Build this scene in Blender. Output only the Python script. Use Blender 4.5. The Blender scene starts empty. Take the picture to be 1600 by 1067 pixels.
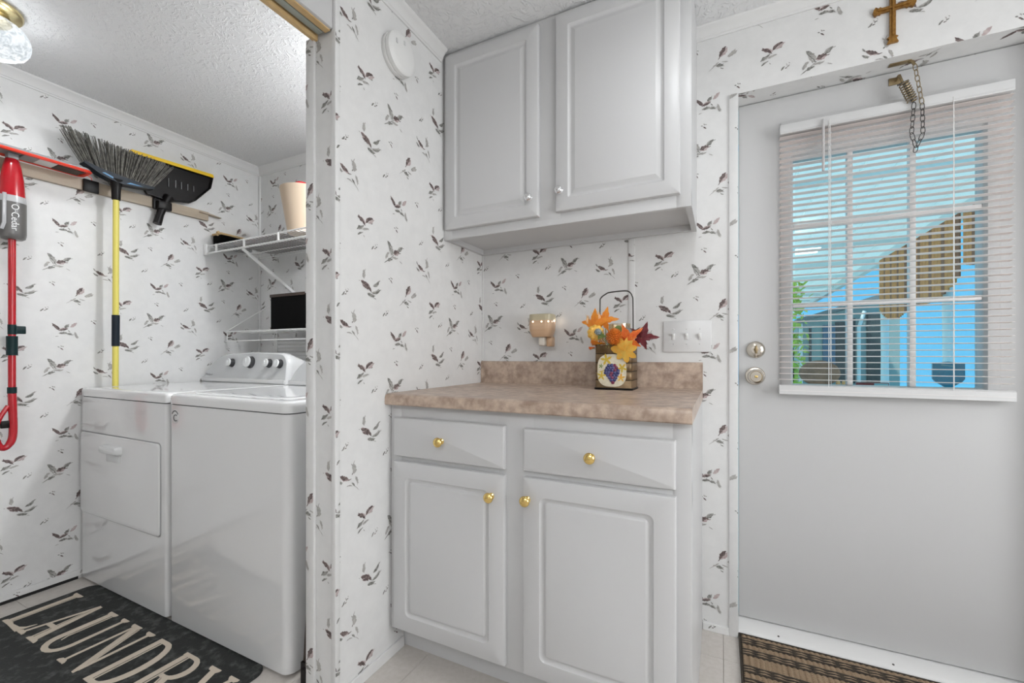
import bpy, bmesh, math, random
from math import sin, cos, pi, radians as R
from mathutils import Vector as V, Matrix
random.seed(7)
SC = bpy.context.scene
COL = SC.collection

# ---------------------------------------------------------------- camera
cam_d = bpy.data.cameras.new('camera')
cam_d.sensor_width = 36.0
cam_d.lens = 36.0 * 670.0 / 1600.0
cam_d.shift_y = 21.5 / 1600.0
cam_d.clip_start = 0.02
cam = bpy.data.objects.new('camera', cam_d); COL.objects.link(cam)
cam.location = (0, 0, 1.03)
cam.rotation_euler = (R(90), 0, R(26))
SC.camera = cam

# ---------------------------------------------------------------- world, exposure, large lights
w = bpy.data.worlds.new('sky'); SC.world = w; w.use_nodes = True
bg = w.node_tree.nodes['Background']
bg.inputs['Color'].default_value = (0.14, 0.60, 1.0, 1); bg.inputs['Strength'].default_value = 1.05
SC.view_settings.view_transform = 'Standard'; SC.view_settings.look = 'None'
SC.view_settings.exposure = 0.0; SC.view_settings.gamma = 1.0
SC.view_settings.use_curve_mapping = False
def area(name, loc, rot, sx, sy, power, col=(1, 1, 1)):
    l = bpy.data.lights.new(name, 'AREA'); l.shape = 'RECTANGLE'; l.size = sx; l.size_y = sy
    l.energy = power; l.color = col
    o = bpy.data.objects.new(name, l); COL.objects.link(o); o.location = loc; o.rotation_euler = rot
    return o
# daylight lamp set inside the right window, and fill lamps added behind the camera
area('window_daylight', (1.60, 0.63, 1.25), (0, R(90), 0), 1.2, 1.26, 28.5, (0.965, 0.985, 1.0))
area('fill_down', (0.25, -1.15, 2.02), (0, 0, 0), 1.16, 0.26, 15.6, (0.98, 0.99, 1.0))
area('fill_up', (0.25, -1.15, 2.08), (R(180), 0, 0), 1.16, 0.26, 30, (0.98, 0.99, 1.0))
sun_d = bpy.data.lights.new('sun', 'SUN'); sun_d.energy = 4.0; sun_d.angle = R(1.5); sun_d.color = (1.0, 0.97, 0.93)
sun = bpy.data.objects.new('sun', sun_d); COL.objects.link(sun); sun.rotation_euler = V((0.45, 0.40, -0.80)).to_track_quat('-Z', 'Y').to_euler()
LAMP_ROOM = (2.0, 3.8)      # (through the jar all round, straight down)
LAMP_CLOSET = (1.7, 5.0)
LAMP_CLOSET_FILL = (17.0, 29.0)  # unseen lamp added to brighten the closet

# ---------------------------------------------------------------- materials
MATS = {}
def mat(name, col, rough=0.5, metal=0.0, coat=0.0, noise=None, bump=None, emit=None, spec=0.5, stretch=None, trans=0.0, alpha=None):
    """noise=(scale, second colour, low, high); bump=(scale, strength, distance)"""
    m = bpy.data.materials.new(name); m.use_nodes = True
    nt = m.node_tree; p = nt.nodes['Principled BSDF']
    p.inputs['Base Color'].default_value = (*col, 1); p.inputs['Roughness'].default_value = rough
    p.inputs['Metallic'].default_value = metal; p.inputs['Coat Weight'].default_value = coat
    p.inputs['Coat Roughness'].default_value = 0.08
    p.inputs['Specular IOR Level'].default_value = spec
    p.inputs['Transmission Weight'].default_value = trans
    if emit:
        p.inputs['Emission Color'].default_value = (*emit[0], 1); p.inputs['Emission Strength'].default_value = emit[1]
    tc = None
    def coord():
        t = nt.nodes.new('ShaderNodeTexCoord'); mp = nt.nodes.new('ShaderNodeMapping')
        if stretch: mp.inputs['Scale'].default_value = stretch
        nt.links.new(t.outputs['Object'], mp.inputs['Vector']); return mp
    if noise:
        mp = coord(); n = nt.nodes.new('ShaderNodeTexNoise'); n.inputs['Scale'].default_value = noise[0]
        n.inputs['Detail'].default_value = 5; n.inputs['Roughness'].default_value = 0.6
        nt.links.new(mp.outputs[0], n.inputs['Vector'])
        r = nt.nodes.new('ShaderNodeValToRGB'); r.color_ramp.elements[0].color = (*col, 1)
        r.color_ramp.elements[1].color = (*noise[1], 1)
        r.color_ramp.elements[0].position = noise[2] if len(noise) > 2 else 0.35
        r.color_ramp.elements[1].position = noise[3] if len(noise) > 3 else 0.65
        nt.links.new(n.outputs['Fac'], r.inputs['Fac']); nt.links.new(r.outputs['Color'], p.inputs['Base Color'])
    if bump:
        mp = coord(); n = nt.nodes.new('ShaderNodeTexNoise'); n.inputs['Scale'].default_value = bump[0]
        n.inputs['Detail'].default_value = 3
        nt.links.new(mp.outputs[0], n.inputs['Vector'])
        b = nt.nodes.new('ShaderNodeBump'); b.inputs['Strength'].default_value = bump[1]; b.inputs['Distance'].default_value = bump[2]
        nt.links.new(n.outputs['Fac'], b.inputs['Height']); nt.links.new(b.outputs['Normal'], p.inputs['Normal'])
    MATS[name] = m
    return m

M = {}
def mk(key, *a, **k): M[key] = mat(key, *a, **k)
mk('paper', (0.68, 0.679, 0.673), 0.5, noise=(28, (0.72, 0.719, 0.712), 0.3, 0.7), bump=(220, 0.06, 0.002))
mk('ink_dark', (0.075, 0.052, 0.050), 0.6, noise=(130, (0.24, 0.19, 0.18), 0.40, 0.68))
mk('ink_grey', (0.14, 0.14, 0.125), 0.6, noise=(130, (0.36, 0.355, 0.335), 0.40, 0.68))
mk('ink_light', (0.33, 0.32, 0.305), 0.6, noise=(90, (0.48, 0.465, 0.44), 0.38, 0.7))
mk('ink_pink', (0.40, 0.315, 0.31), 0.6, noise=(90, (0.55, 0.48, 0.47), 0.38, 0.7))
mk('cab', (0.56, 0.56, 0.562), 0.36, bump=(60, 0.02, 0.002), stretch=(1, 1, 0.08))
mk('trimwhite', (0.68, 0.678, 0.672), 0.4)
mk('doorwhite', (0.51, 0.51, 0.51), 0.42, bump=(70, 0.10, 0.003), stretch=(1, 1, 0.06))
mk('enamel', (0.69, 0.692, 0.692), 0.12, coat=0.8)
mk('enamel_side', (0.66, 0.67, 0.675), 0.28)
mk('gap', (0.012, 0.012, 0.012), 0.8)
mk('counter', (0.30, 0.215, 0.165), 0.30, noise=(30, (0.56, 0.44, 0.35), 0.34, 0.68))
mk('gold', (0.83, 0.60, 0.22), 0.14, metal=1.0)
mk('chrome', (0.78, 0.78, 0.79), 0.12, metal=1.0)
mk('nickel', (0.60, 0.555, 0.49), 0.22, metal=1.0)
mk('oldbrass', (0.30, 0.23, 0.13), 0.38, metal=0.9)
mk('steel', (0.33, 0.34, 0.32), 0.35, metal=1.0)
mk('darksteel', (0.10, 0.095, 0.09), 0.42, metal=0.9)
mk('tan', (0.50, 0.33, 0.15), 0.5, noise=(14, (0.62, 0.44, 0.22)))
mk('tile', (0.52, 0.485, 0.445), 0.42, noise=(60, (0.57, 0.535, 0.50), 0.35, 0.65))
mk('grout', (0.42, 0.375, 0.335), 0.7)
mk('rug', (0.014, 0.016, 0.015), 0.75, noise=(34, (0.11, 0.115, 0.108), 0.50, 0.80), bump=(160, 0.35, 0.004))
mk('cream', (0.60, 0.52, 0.425), 0.8, bump=(200, 0.2, 0.002))
mk('blackcord', (0.018, 0.014, 0.011), 0.85, bump=(260, 0.5, 0.004), noise=(180, (0.06, 0.045, 0.03)))
mk('tancord', (0.25, 0.17, 0.105), 0.8, noise=(90, (0.38, 0.28, 0.185)))
mk('red', (0.42, 0.008, 0.016), 0.2, coat=0.4)
mk('orange_red', (0.72, 0.045, 0.02), 0.3)
mk('tank', (0.115, 0.11, 0.105), 0.3, coat=0.1)
mk('tankclear', (0.46, 0.46, 0.47), 0.12, coat=0.5)
mk('greyplastic', (0.26, 0.26, 0.265), 0.4)
mk('teal', (0.004, 0.020, 0.022), 0.45, spec=0.25)
mk('blackp', (0.006, 0.005, 0.005), 0.42, spec=0.22)
mk('blackmatte', (0.004, 0.004, 0.004), 0.9, spec=0.1)
mk('navy', (0.008, 0.014, 0.022), 0.42, spec=0.25)
mk('bluecap', (0.03, 0.17, 0.34), 0.35)
mk('bristle', (0.065, 0.062, 0.055), 0.8, noise=(60, (0.21, 0.20, 0.175)))
mk('yellow', (0.70, 0.61, 0.13), 0.4)
mk('panyellow', (0.80, 0.52, 0.01), 0.4)
mk('wood', (0.33, 0.27, 0.20), 0.5, noise=(9, (0.47, 0.39, 0.30)), stretch=(1, 0.12, 1))
mk('darkwood', (0.045, 0.028, 0.02), 0.6)
mk('wire', (0.78, 0.78, 0.77), 0.35)
mk('cup', (0.54, 0.43, 0.32), 0.45)
mk('redcap', (0.55, 0.02, 0.03), 0.35)
mk('crossgold', (0.20, 0.09, 0.015), 0.36, metal=0.55, noise=(80, (0.36, 0.185, 0.04)), bump=(140, 0.5, 0.003))
mk('plate', (0.68, 0.68, 0.68), 0.3)
mk('detector', (0.73, 0.73, 0.72), 0.45)
mk('ceramic', (0.56, 0.36, 0.22), 0.3, noise=(40, (0.62, 0.43, 0.28)), bump=(90, 0.25, 0.002), stretch=(0.1, 0.1, 1))
mk('ceramic_rim', (0.50, 0.44, 0.30), 0.3)
mk('frost', (0.72, 0.68, 0.60), 0.25)
mk('glow', (1, 0.8, 0.6), 0.5, emit=((1.0, 0.84, 0.66), 2.2))
mk('tin', (0.13, 0.085, 0.04), 0.38, metal=0.55, noise=(22, (0.24, 0.16, 0.085)))
mk('tinpaint', (0.60, 0.54, 0.40), 0.5, noise=(60, (0.70, 0.65, 0.52)))
mk('grape', (0.028, 0.035, 0.13), 0.25, noise=(160, (0.20, 0.17, 0.34), 0.45, 0.75))
mk('grape_red', (0.16, 0.02, 0.05), 0.25, noise=(160, (0.30, 0.14, 0.26), 0.45, 0.75))
mk('leafgold', (0.62, 0.36, 0.02), 0.5, noise=(120, (0.50, 0.42, 0.06)))
mk('leaforange', (0.80, 0.22, 0.02), 0.5, noise=(80, (0.85, 0.34, 0.03)))
mk('leafred', (0.70, 0.10, 0.02), 0.5, noise=(80, (0.82, 0.22, 0.03)))
mk('leafyellow', (0.78, 0.36, 0.03), 0.5, noise=(80, (0.70, 0.45, 0.08)))
mk('leafmaroon', (0.10, 0.012, 0.018), 0.5, noise=(80, (0.20, 0.03, 0.04)))
mk('leafgreen', (0.10, 0.16, 0.035), 0.5, noise=(80, (0.20, 0.26, 0.07)))
mk('pumpkin', (0.82, 0.45, 0.06), 0.4, noise=(30, (0.88, 0.58, 0.14)))
mk('mum', (0.62, 0.15, 0.012), 0.55, noise=(150, (0.80, 0.26, 0.03)))
mk('thistle', (0.17, 0.22, 0.22), 0.6, noise=(160, (0.33, 0.38, 0.40)))
mk('wheat', (0.70, 0.46, 0.20), 0.6)
mk('peach', (0.83, 0.50, 0.26), 0.5)
mk('stemgreen', (0.20, 0.22, 0.06), 0.6)
mk('grassblade', (0.28, 0.27, 0.08), 0.6)
mk('blind', (0.72, 0.70, 0.69), 0.45)
mk('blindrail', (0.58, 0.58, 0.58), 0.4)
mk('cordwhite', (0.74, 0.74, 0.73), 0.6)
mk('wand', (0.50, 0.49, 0.49), 0.15, coat=0.5)
mk('porchwhite', (0.80, 0.84, 0.82), 0.6)
mk('porchboard', (0.78, 0.82, 0.80), 0.6, noise=(6, (0.84, 0.88, 0.86)))
mk('bamboo', (0.62, 0.19, 0.03), 0.7, noise=(14, (0.80, 0.29, 0.06)))
mk('bamboodark', (0.30, 0.08, 0.02), 0.7)
mk('siding', (0.30, 0.40, 0.38), 0.7)
mk('shutter', (0.03, 0.05, 0.05), 0.6)
mk('bluecurtain', (0.05, 0.15, 0.24), 0.7)
mk('roofing', (0.20, 0.22, 0.22), 0.8)
mk('plaque', (0.27, 0.18, 0.115), 0.6, noise=(30, (0.15, 0.10, 0.06)))
mk('signblue', (0.01, 0.27, 0.44), 0.4)
mk('signlight', (0.16, 0.42, 0.50), 0.4)
mk('signred', (0.16, 0.03, 0.035), 0.5)
mk('greenleaf', (0.32, 0.50, 0.04), 0.6, noise=(12, (0.62, 0.70, 0.10)))
mk('ground', (0.50, 0.52, 0.46), 0.9, noise=(3, (0.58, 0.60, 0.54)))
mk('trackgrey', (0.30, 0.32, 0.28), 0.4)
mk('printgrey', (0.30, 0.30, 0.31), 0.5)
mk('printwhite', (0.80, 0.80, 0.80), 0.5)
mk('sticker', (0.60, 0.60, 0.60), 0.4)
mk('knobwhite', (0.70, 0.71, 0.71), 0.25, coat=0.4)
mk('knobdark', (0.035, 0.035, 0.037), 0.4)
mk('consolegrey', (0.55, 0.56, 0.565), 0.28)
mk('canopybrass', (0.60, 0.50, 0.27), 0.25, metal=1.0)

# stomp-textured ceiling: raised ridges of plaster
def ceiling_mat():
    m = bpy.data.materials.new('ceiling_plaster'); m.use_nodes = True; nt = m.node_tree
    p = nt.nodes['Principled BSDF']; p.inputs['Base Color'].default_value = (0.735, 0.737, 0.74, 1); p.inputs['Roughness'].default_value = 0.55
    tc = nt.nodes.new('ShaderNodeTexCoord')
    n0 = nt.nodes.new('ShaderNodeTexNoise'); n0.inputs['Scale'].default_value = 9; n0.inputs['Detail'].default_value = 2
    mix = nt.nodes.new('ShaderNodeMix'); mix.data_type = 'VECTOR'; mix.inputs[0].default_value = 0.10
    nt.links.new(tc.outputs['Object'], n0.inputs['Vector']); nt.links.new(tc.outputs['Object'], mix.inputs[4]); nt.links.new(n0.outputs['Color'], mix.inputs[5])
    n1 = nt.nodes.new('ShaderNodeTexNoise'); n1.inputs['Scale'].default_value = 70; n1.inputs['Detail'].default_value = 2.5; n1.inputs['Distortion'].default_value = 0.7
    nt.links.new(mix.outputs[1], n1.inputs['Vector'])
    r = nt.nodes.new('ShaderNodeValToRGB'); cr = r.color_ramp
    cr.elements[0].position = 0.50; cr.elements[0].color = (0, 0, 0, 1); cr.elements[1].position = 0.62; cr.elements[1].color = (1, 1, 1, 1)
    nt.links.new(n1.outputs['Fac'], r.inputs['Fac'])
    b = nt.nodes.new('ShaderNodeBump'); b.inputs['Strength'].default_value = 0.5; b.inputs['Distance'].default_value = 0.0045
    nt.links.new(r.outputs['Color'], b.inputs['Height']); nt.links.new(b.outputs['Normal'], p.inputs['Normal'])
    return m
M['ceiling'] = ceiling_mat()
def glass_mat(name, tint, gl, rough=0.02):
    m = bpy.data.materials.new(name); m.use_nodes = True; nt = m.node_tree
    for n in list(nt.nodes):
        if n.type == 'BSDF_PRINCIPLED': nt.nodes.remove(n)
    out = [n for n in nt.nodes if n.type == 'OUTPUT_MATERIAL'][0]
    t = nt.nodes.new('ShaderNodeBsdfTransparent'); t.inputs[0].default_value = (*tint, 1)
    g = nt.nodes.new('ShaderNodeBsdfGlossy'); g.inputs['Roughness'].default_value = rough
    mx = nt.nodes.new('ShaderNodeMixShader'); mx.inputs[0].default_value = gl
    nt.links.new(t.outputs[0], mx.inputs[1]); nt.links.new(g.outputs[0], mx.inputs[2]); nt.links.new(mx.outputs[0], out.inputs[0])
    return m
M['pane'] = glass_mat('window_glass', (0.93, 0.97, 0.97), 0.05)
M['clearglass'] = glass_mat('clear_glass', (0.90, 0.84, 0.72), 0.16)
def crystal_mat():
    m = bpy.data.materials.new('crystal_glass'); m.use_nodes = True; nt = m.node_tree
    p = nt.nodes['Principled BSDF']; p.inputs['Base Color'].default_value = (0.20, 0.21, 0.215, 1); p.inputs['Roughness'].default_value = 0.06
    tc = nt.nodes.new('ShaderNodeTexCoord'); nz = nt.nodes.new('ShaderNodeTexNoise'); nz.inputs['Scale'].default_value = 55; nz.inputs['Detail'].default_value = 1; nz.inputs['Distortion'].default_value = 1.2
    bp = nt.nodes.new('ShaderNodeBump'); bp.inputs['Strength'].default_value = 0.9; bp.inputs['Distance'].default_value = 0.012
    nt.links.new(tc.outputs['Object'], nz.inputs['Vector']); er = nt.nodes.new('ShaderNodeValToRGB'); er.color_ramp.elements[0].position = 0.38; er.color_ramp.elements[1].position = 0.62
    er.color_ramp.elements[0].color = (0.30, 0.34, 0.37, 1); er.color_ramp.elements[1].color = (0.95, 0.98, 1.0, 1)
    nt.links.new(nz.outputs['Fac'], er.inputs['Fac']); nt.links.new(er.outputs['Color'], p.inputs['Emission Color']); nt.links.new(nz.outputs['Fac'], bp.inputs['Height']); nt.links.new(bp.outputs['Normal'], p.inputs['Normal'])
    p.inputs['Emission Color'].default_value = (0.9, 0.96, 1.0, 1)
    p.inputs['Emission Strength'].default_value = 0.75
    out = [n for n in nt.nodes if n.type == 'OUTPUT_MATERIAL'][0]
    t = nt.nodes.new('ShaderNodeBsdfTransparent'); t.inputs[0].default_value = (0.96, 0.98, 1, 1)
    mx = nt.nodes.new('ShaderNodeMixShader'); mx.inputs[0].default_value = 0.55
    nt.links.new(t.outputs[0], mx.inputs[1]); nt.links.new(p.outputs[0], mx.inputs[2]); nt.links.new(mx.outputs[0], out.inputs[0])
    return m
M['crystal'] = crystal_mat()
def slat_mat():
    m = bpy.data.materials.new('slat_plastic'); m.use_nodes = True; nt = m.node_tree
    p = nt.nodes['Principled BSDF']; p.inputs['Base Color'].default_value = (0.86, 0.84, 0.83, 1); p.inputs['Roughness'].default_value = 0.4
    out = [n for n in nt.nodes if n.type == 'OUTPUT_MATERIAL'][0]
    t = nt.nodes.new('ShaderNodeBsdfTranslucent'); t.inputs[0].default_value = (0.97, 0.88, 0.84, 1)
    mx = nt.nodes.new('ShaderNodeMixShader'); mx.inputs[0].default_value = 0.45
    nt.links.new(p.outputs[0], mx.inputs[1]); nt.links.new(t.outputs[0], mx.inputs[2]); nt.links.new(mx.outputs[0], out.inputs[0])
    return m
M['slat'] = slat_mat()
M['fibreglass'] = slat_mat(); M['fibreglass'].name = 'porch_fibreglass'
for n_ in M['fibreglass'].node_tree.nodes:
    if n_.type == 'BSDF_TRANSLUCENT': n_.inputs[0].default_value = (0.88, 0.94, 0.90, 1)
    if n_.type == 'BSDF_PRINCIPLED': n_.inputs['Base Color'].default_value = (0.80, 0.86, 0.84, 1)
    if n_.type == 'MIX_SHADER': n_.inputs[0].default_value = 0.62

# ---------------------------------------------------------------- mesh builder
class MB:
    def __init__(s): s.bm = bmesh.new(); s.mats = []
    def mi(s, m):
        if m is None: return 0
        if m not in s.mats: s.mats.append(m)
        return s.mats.index(m)
    def box(s, x0, x1, y0, y1, z0, z1, bev=0.0, seg=2, m=None, mtx=None):
        r = bmesh.ops.create_cube(s.bm, size=1.0); vs = r['verts']
        for v in vs:
            v.co = V(((x0 + x1) / 2 + v.co.x * (x1 - x0), (y0 + y1) / 2 + v.co.y * (y1 - y0), (z0 + z1) / 2 + v.co.z * (z1 - z0)))
        fs = list({f for v in vs for f in v.link_faces})
        if bev > 0:
            es = list({e for v in vs for e in v.link_edges})
            rr = bmesh.ops.bevel(s.bm, geom=es, offset=bev, segments=seg, affect='EDGES', profile=0.5)
            fs = list({f for v in rr['verts'] for f in v.link_faces} | {f for f in fs if f.is_valid})
        k = s.mi(m)
        for f in fs: f.material_index = k
        if mtx:
            for v in {v for f in fs for v in f.verts}: v.co = mtx @ v.co
        return s
    def poly(s, pts, m=None):
        f = s.bm.faces.new([s.bm.verts.new(p) for p in pts]); f.material_index = s.mi(m); return s
    def prism(s, pts, off, m=None):
        """pts: 3D outline, off: extrusion vector"""
        off = V(off); n = len(pts); k = s.mi(m)
        a = [s.bm.verts.new(p) for p in pts]; b = [s.bm.verts.new(V(p) + off) for p in pts]
        fs = [s.bm.faces.new(a[::-1]), s.bm.faces.new(b)]
        for i in range(n): fs.append(s.bm.faces.new((a[i], a[(i + 1) % n], b[(i + 1) % n], b[i])))
        for f in fs: f.material_index = k
        return s
    def lathe(s, prof, c, axis=(0, 0, 1), n=24, m=None, sx=1.0):
        """prof: [(radius, height)] along axis from point c"""
        ax = V(axis).normalized(); c = V(c)
        u = ax.orthogonal().normalized(); w_ = ax.cross(u); k = s.mi(m)
        rings = []
        for r, h in prof:
            if r < 1e-6: rings.append([s.bm.verts.new(c + ax * h)])
            else: rings.append([s.bm.verts.new(c + ax * h + (u * cos(2 * pi * i / n) * sx + w_ * sin(2 * pi * i / n)) * r) for i in range(n)])
        for a, b in zip(rings, rings[1:]):
            if len(a) == 1 and len(b) == 1: continue
            for i in range(n):
                j = (i + 1) % n
                if len(a) == 1: f = s.bm.faces.new((a[0], b[i], b[j]))
                elif len(b) == 1: f = s.bm.faces.new((a[i], a[j], b[0]))
                else: f = s.bm.faces.new((a[i], a[j], b[j], b[i]))
                f.material_index = k
        for e, rv in ((rings[0], 1), (rings[-1], 0)):
            if len(e) > 1:
                f = s.bm.faces.new(e[::-1] if rv else e); f.material_index = k
        return s
    def tube(s, pts, r, n=8, m=None, closed=False):
        pts = [V(p) for p in pts]; k = s.mi(m); N = len(pts); rings = []
        rad = r if isinstance(r, (list, tuple)) else [r] * N
        up = None
        for i, p in enumerate(pts):
            if closed: t = (pts[(i + 1) % N] - pts[i - 1]).normalized()
            else: t = (pts[min(i + 1, N - 1)] - pts[max(i - 1, 0)]).normalized()
            if up is None: up = t.orthogonal().normalized()
            up = (up - t * up.dot(t)); up = up.normalized() if up.length > 1e-6 else t.orthogonal().normalized()
            w_ = t.cross(up)
            rings.append([s.bm.verts.new(p + (up * cos(2 * pi * j / n) + w_ * sin(2 * pi * j / n)) * rad[i]) for j in range(n)])
        for i in range(N if closed else N - 1):
            a, b = rings[i], rings[(i + 1) % N]
            for j in range(n):
                f = s.bm.faces.new((a[j], a[(j + 1) % n], b[(j + 1) % n], b[j])); f.material_index = k
        if not closed:
            for e in (rings[0][::-1], rings[-1]): s.bm.faces.new(e).material_index = k
        return s
    def loft(s, rings, cap0=True, cap1=True, m=None):
        k = s.mi(m); rv = [[s.bm.verts.new(p) for p in r] for r in rings]; n = len(rv[0])
        for a, b in zip(rv, rv[1:]):
            for j in range(n):
                f = s.bm.faces.new((a[j], a[(j + 1) % n], b[(j + 1) % n], b[j])); f.material_index = k
        if cap0: s.bm.faces.new(rv[0][::-1]).material_index = k
        if cap1: s.bm.faces.new(rv[-1]).material_index = k
        return s
    def mesh(s, name, material=None, sharp=35, fix=True):
        if fix: bmesh.ops.recalc_face_normals(s.bm, faces=s.bm.faces[:])
        me = bpy.data.meshes.new(name); s.bm.to_mesh(me); s.bm.free()
        if s.mats:
            for mm in s.mats: me.materials.append(mm)
        elif material: me.materials.append(material)
        me.shade_smooth(); me.set_sharp_from_angle(angle=R(sharp))
        return me
    def build(s, name, material=None, parent=None, sharp=35, fix=True):
        return link(name, s.mesh(name, material, sharp, fix), parent)
def link(name, me, parent=None):
    o = bpy.data.objects.new(name, me); COL.objects.link(o)
    if parent: o.parent = parent
    return o
def tag(o, label=None, cat=None, group=None, kind=None):
    if label: o['label'] = label
    if cat: o['category'] = cat
    if group: o['group'] = group
    if kind: o['kind'] = kind
    return o
def struct(o, label, cat): return tag(o, label, cat, kind='structure')
def empty(name, loc, label=None, cat=None, group=None, kind=None):
    o = bpy.data.objects.new(name, None); COL.objects.link(o); o.location = loc; o.empty_display_size = 0.05
    tag(o, label, cat, group, kind); bpy.context.view_layer.update(); return o
def part(mb, name, material, parent, sharp=35, fix=True, label=None):
    """world-coordinate mesh parented to an empty that sits elsewhere"""
    o = mb.build(name, material, None, sharp, fix)
    root = parent
    off = V((0, 0, 0)); q = parent
    while q: off += q.location; q = q.parent
    o.data.transform(Matrix.Translation(-off)); o.parent = parent
    if label: o['label'] = label
    return o
def text_mesh(txt, size, mtx, material, name, parent, extrude=0.0004):
    cu = bpy.data.curves.new('tmp_text', 'FONT'); cu.body = txt; cu.size = size; cu.extrude = extrude
    cu.align_x = 'CENTER'; cu.align_y = 'CENTER'; cu.resolution_u = 3
    o = bpy.data.objects.new('tmp_text', cu); COL.objects.link(o)
    dg = bpy.context.evaluated_depsgraph_get()
    me = bpy.data.meshes.new_from_object(o.evaluated_get(dg)); bpy.data.objects.remove(o); bpy.data.curves.remove(cu)
    me.name = name; me.materials.clear(); me.materials.append(material)
    off = V((0, 0, 0)); q = parent
    while q: off += q.location; q = q.parent
    me.transform(Matrix.Translation(-off) @ mtx)
    return link(name, me, parent)
def rrect(x0, x1, z0, z1, r, n=4):
    r = max(min(r, (x1 - x0) / 2 - 1e-4, (z1 - z0) / 2 - 1e-4), 1e-4); out = []
    for cx, cz, a0 in ((x1 - r, z1 - r, 0), (x0 + r, z1 - r, 90), (x0 + r, z0 + r, 180), (x1 - r, z0 + r, 270)):
        for i in range(n + 1):
            a = R(a0 + 90 * i / n); out.append((cx + r * cos(a), cz + r * sin(a)))
    return out

# ---------------------------------------------------------------- geometry of the place
XP, XPI = -1.018, -1.130        # partition: room face, closet face
XL = -2.669                     # closet left wall
YB = 1.77                       # back wall
YJ = 0.905                      # partition end
ZC, ZCC = 2.255, 2.225          # ceilings: room, closet
XR, YF = 1.66, -2.20            # right wall, wall behind the camera
YCF = -1.00                     # near wall of the closet

# ---- printed wallpaper ------------------------------------------------------
PX, PV = 0.364, 0.466
def st(cx, cy, L): return [((a - cx) * .00055, -(b - cy) * .000535, (c - cx) * .00055, -(d - cy) * .000535, w_ * .00054, k) for a, b, c, d, w_, k in L]
D_, G_, L_, P_ = 'ink_dark', 'ink_grey', 'ink_light', 'ink_pink'
MOTIF = {
 'D': st(560, 455, [(512, 414, 512, 366, 28, L_), (486, 428, 570, 478, 32, D_), (500, 450, 545, 470, 20, D_), (580, 448, 632, 413, 20, G_), (575, 491, 642, 463, 16, G_), (536, 498, 592, 512, 22, G_), (586, 518, 608, 526, 6, L_), (470, 426, 480, 430, 6, L_)]),
 'C': st(750, 195, [(700, 122, 750, 195, 30, G_), (715, 150, 752, 196, 16, L_), (752, 192, 808, 172, 32, D_), (795, 170, 838, 132, 24, G_), (668, 270, 765, 195, 6, G_), (682, 240, 708, 200, 22, L_), (703, 252, 737, 232, 24, G_), (738, 222, 788, 218, 15, L_), (808, 230, 836, 246, 6, L_)]),
 'F': st(895, 465, [(872, 452, 911, 390, 32, D_), (865, 474, 884, 432, 8, D_), (922, 468, 971, 432, 28, L_), (832, 512, 870, 486, 14, L_), (852, 512, 896, 516, 20, G_), (885, 490, 928, 502, 10, L_), (878, 530, 900, 542, 8, G_), (805, 540, 852, 504, 4, L_)]),
 'H': st(795, 760, [(724, 708, 778, 766, 24, D_), (758, 768, 818, 752, 18, D_), (798, 745, 822, 716, 24, G_), (836, 738, 875, 698, 26, P_), (764, 796, 818, 794, 22, G_), (812, 796, 847, 802, 15, G_), (818, 765, 832, 782, 8, G_), (860, 776, 880, 828, 15, L_), (742, 822, 764, 817, 6, L_)]),
 'V': st(515, 100, [(462, 58, 522, 98, 26, D_), (470, 45, 482, 72, 10, D_), (526, 82, 582, 40, 26, D_), (540, 80, 586, 52, 18, P_), (456, 138, 503, 108, 22, G_), (498, 126, 543, 110, 18, L_), (462, 168, 504, 143, 13, G_), (566, 78, 580, 72, 6, G_), (506, 158, 516, 170, 7, L_)]),
 'G': st(400, 700, [(346, 676, 404, 708, 30, D_), (330, 698, 362, 718, 17, G_), (332, 656, 346, 682, 11, G_), (440, 684, 440, 626, 34, L_), (430, 690, 440, 676, 10, G_), (396, 714, 428, 710, 7, D_), (454, 706, 474, 750, 16, L_), (428, 732, 450, 760, 13, G_), (390, 746, 434, 754, 8, L_), (442, 752, 482, 792, 4, L_)]),
}
SPR = st(0, 0, [(-20, -8, -6, -4, 9, G_), (-6, 0, 14, 20, 10, D_), (-2, -20, 6, -6, 9, L_), (8, -14, 18, -8, 7, G_)])
SPR2 = st(0, 0, [(-26, 22, -4, -4, 12, G_), (2, -20, 8, -2, 6, L_), (4, 4, 22, -8, 9, G_), (16, -22, 24, -14, 6, L_), (-6, 12, 10, 10, 7, D_)])
LAT = [('D', 0, 0), ('C', -.257, -.103), ('H', -.231, .067), ('G', -.093, -.127), ('F', -.177, -.241), ('V', -.025, -.274),
       (SPR, -.129, .107), (SPR2, .071, -.079), (SPR, -.241, -.015), (SPR2, -.102, -.029), (SPR, -.269, -.196), (SPR2, .02, .134)]
def clip(poly, rect):
    x0, x1, y0, y1 = rect
    for ax, lim, sg in ((0, x0, 1), (0, x1, -1), (1, y0, 1), (1, y1, -1)):
        out = []
        for i, p in enumerate(poly):
            q = poly[(i + 1) % len(poly)]; a = (p[ax] - lim) * sg; b = (q[ax] - lim) * sg
            if a >= 0: out.append(p)
            if (a >= 0) != (b >= 0):
                t = a / (a - b); out.append((p[0] + (q[0] - p[0]) * t, p[1] + (q[1] - p[1]) * t))
        poly = out
        if len(poly) < 3: return None
    return poly
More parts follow.
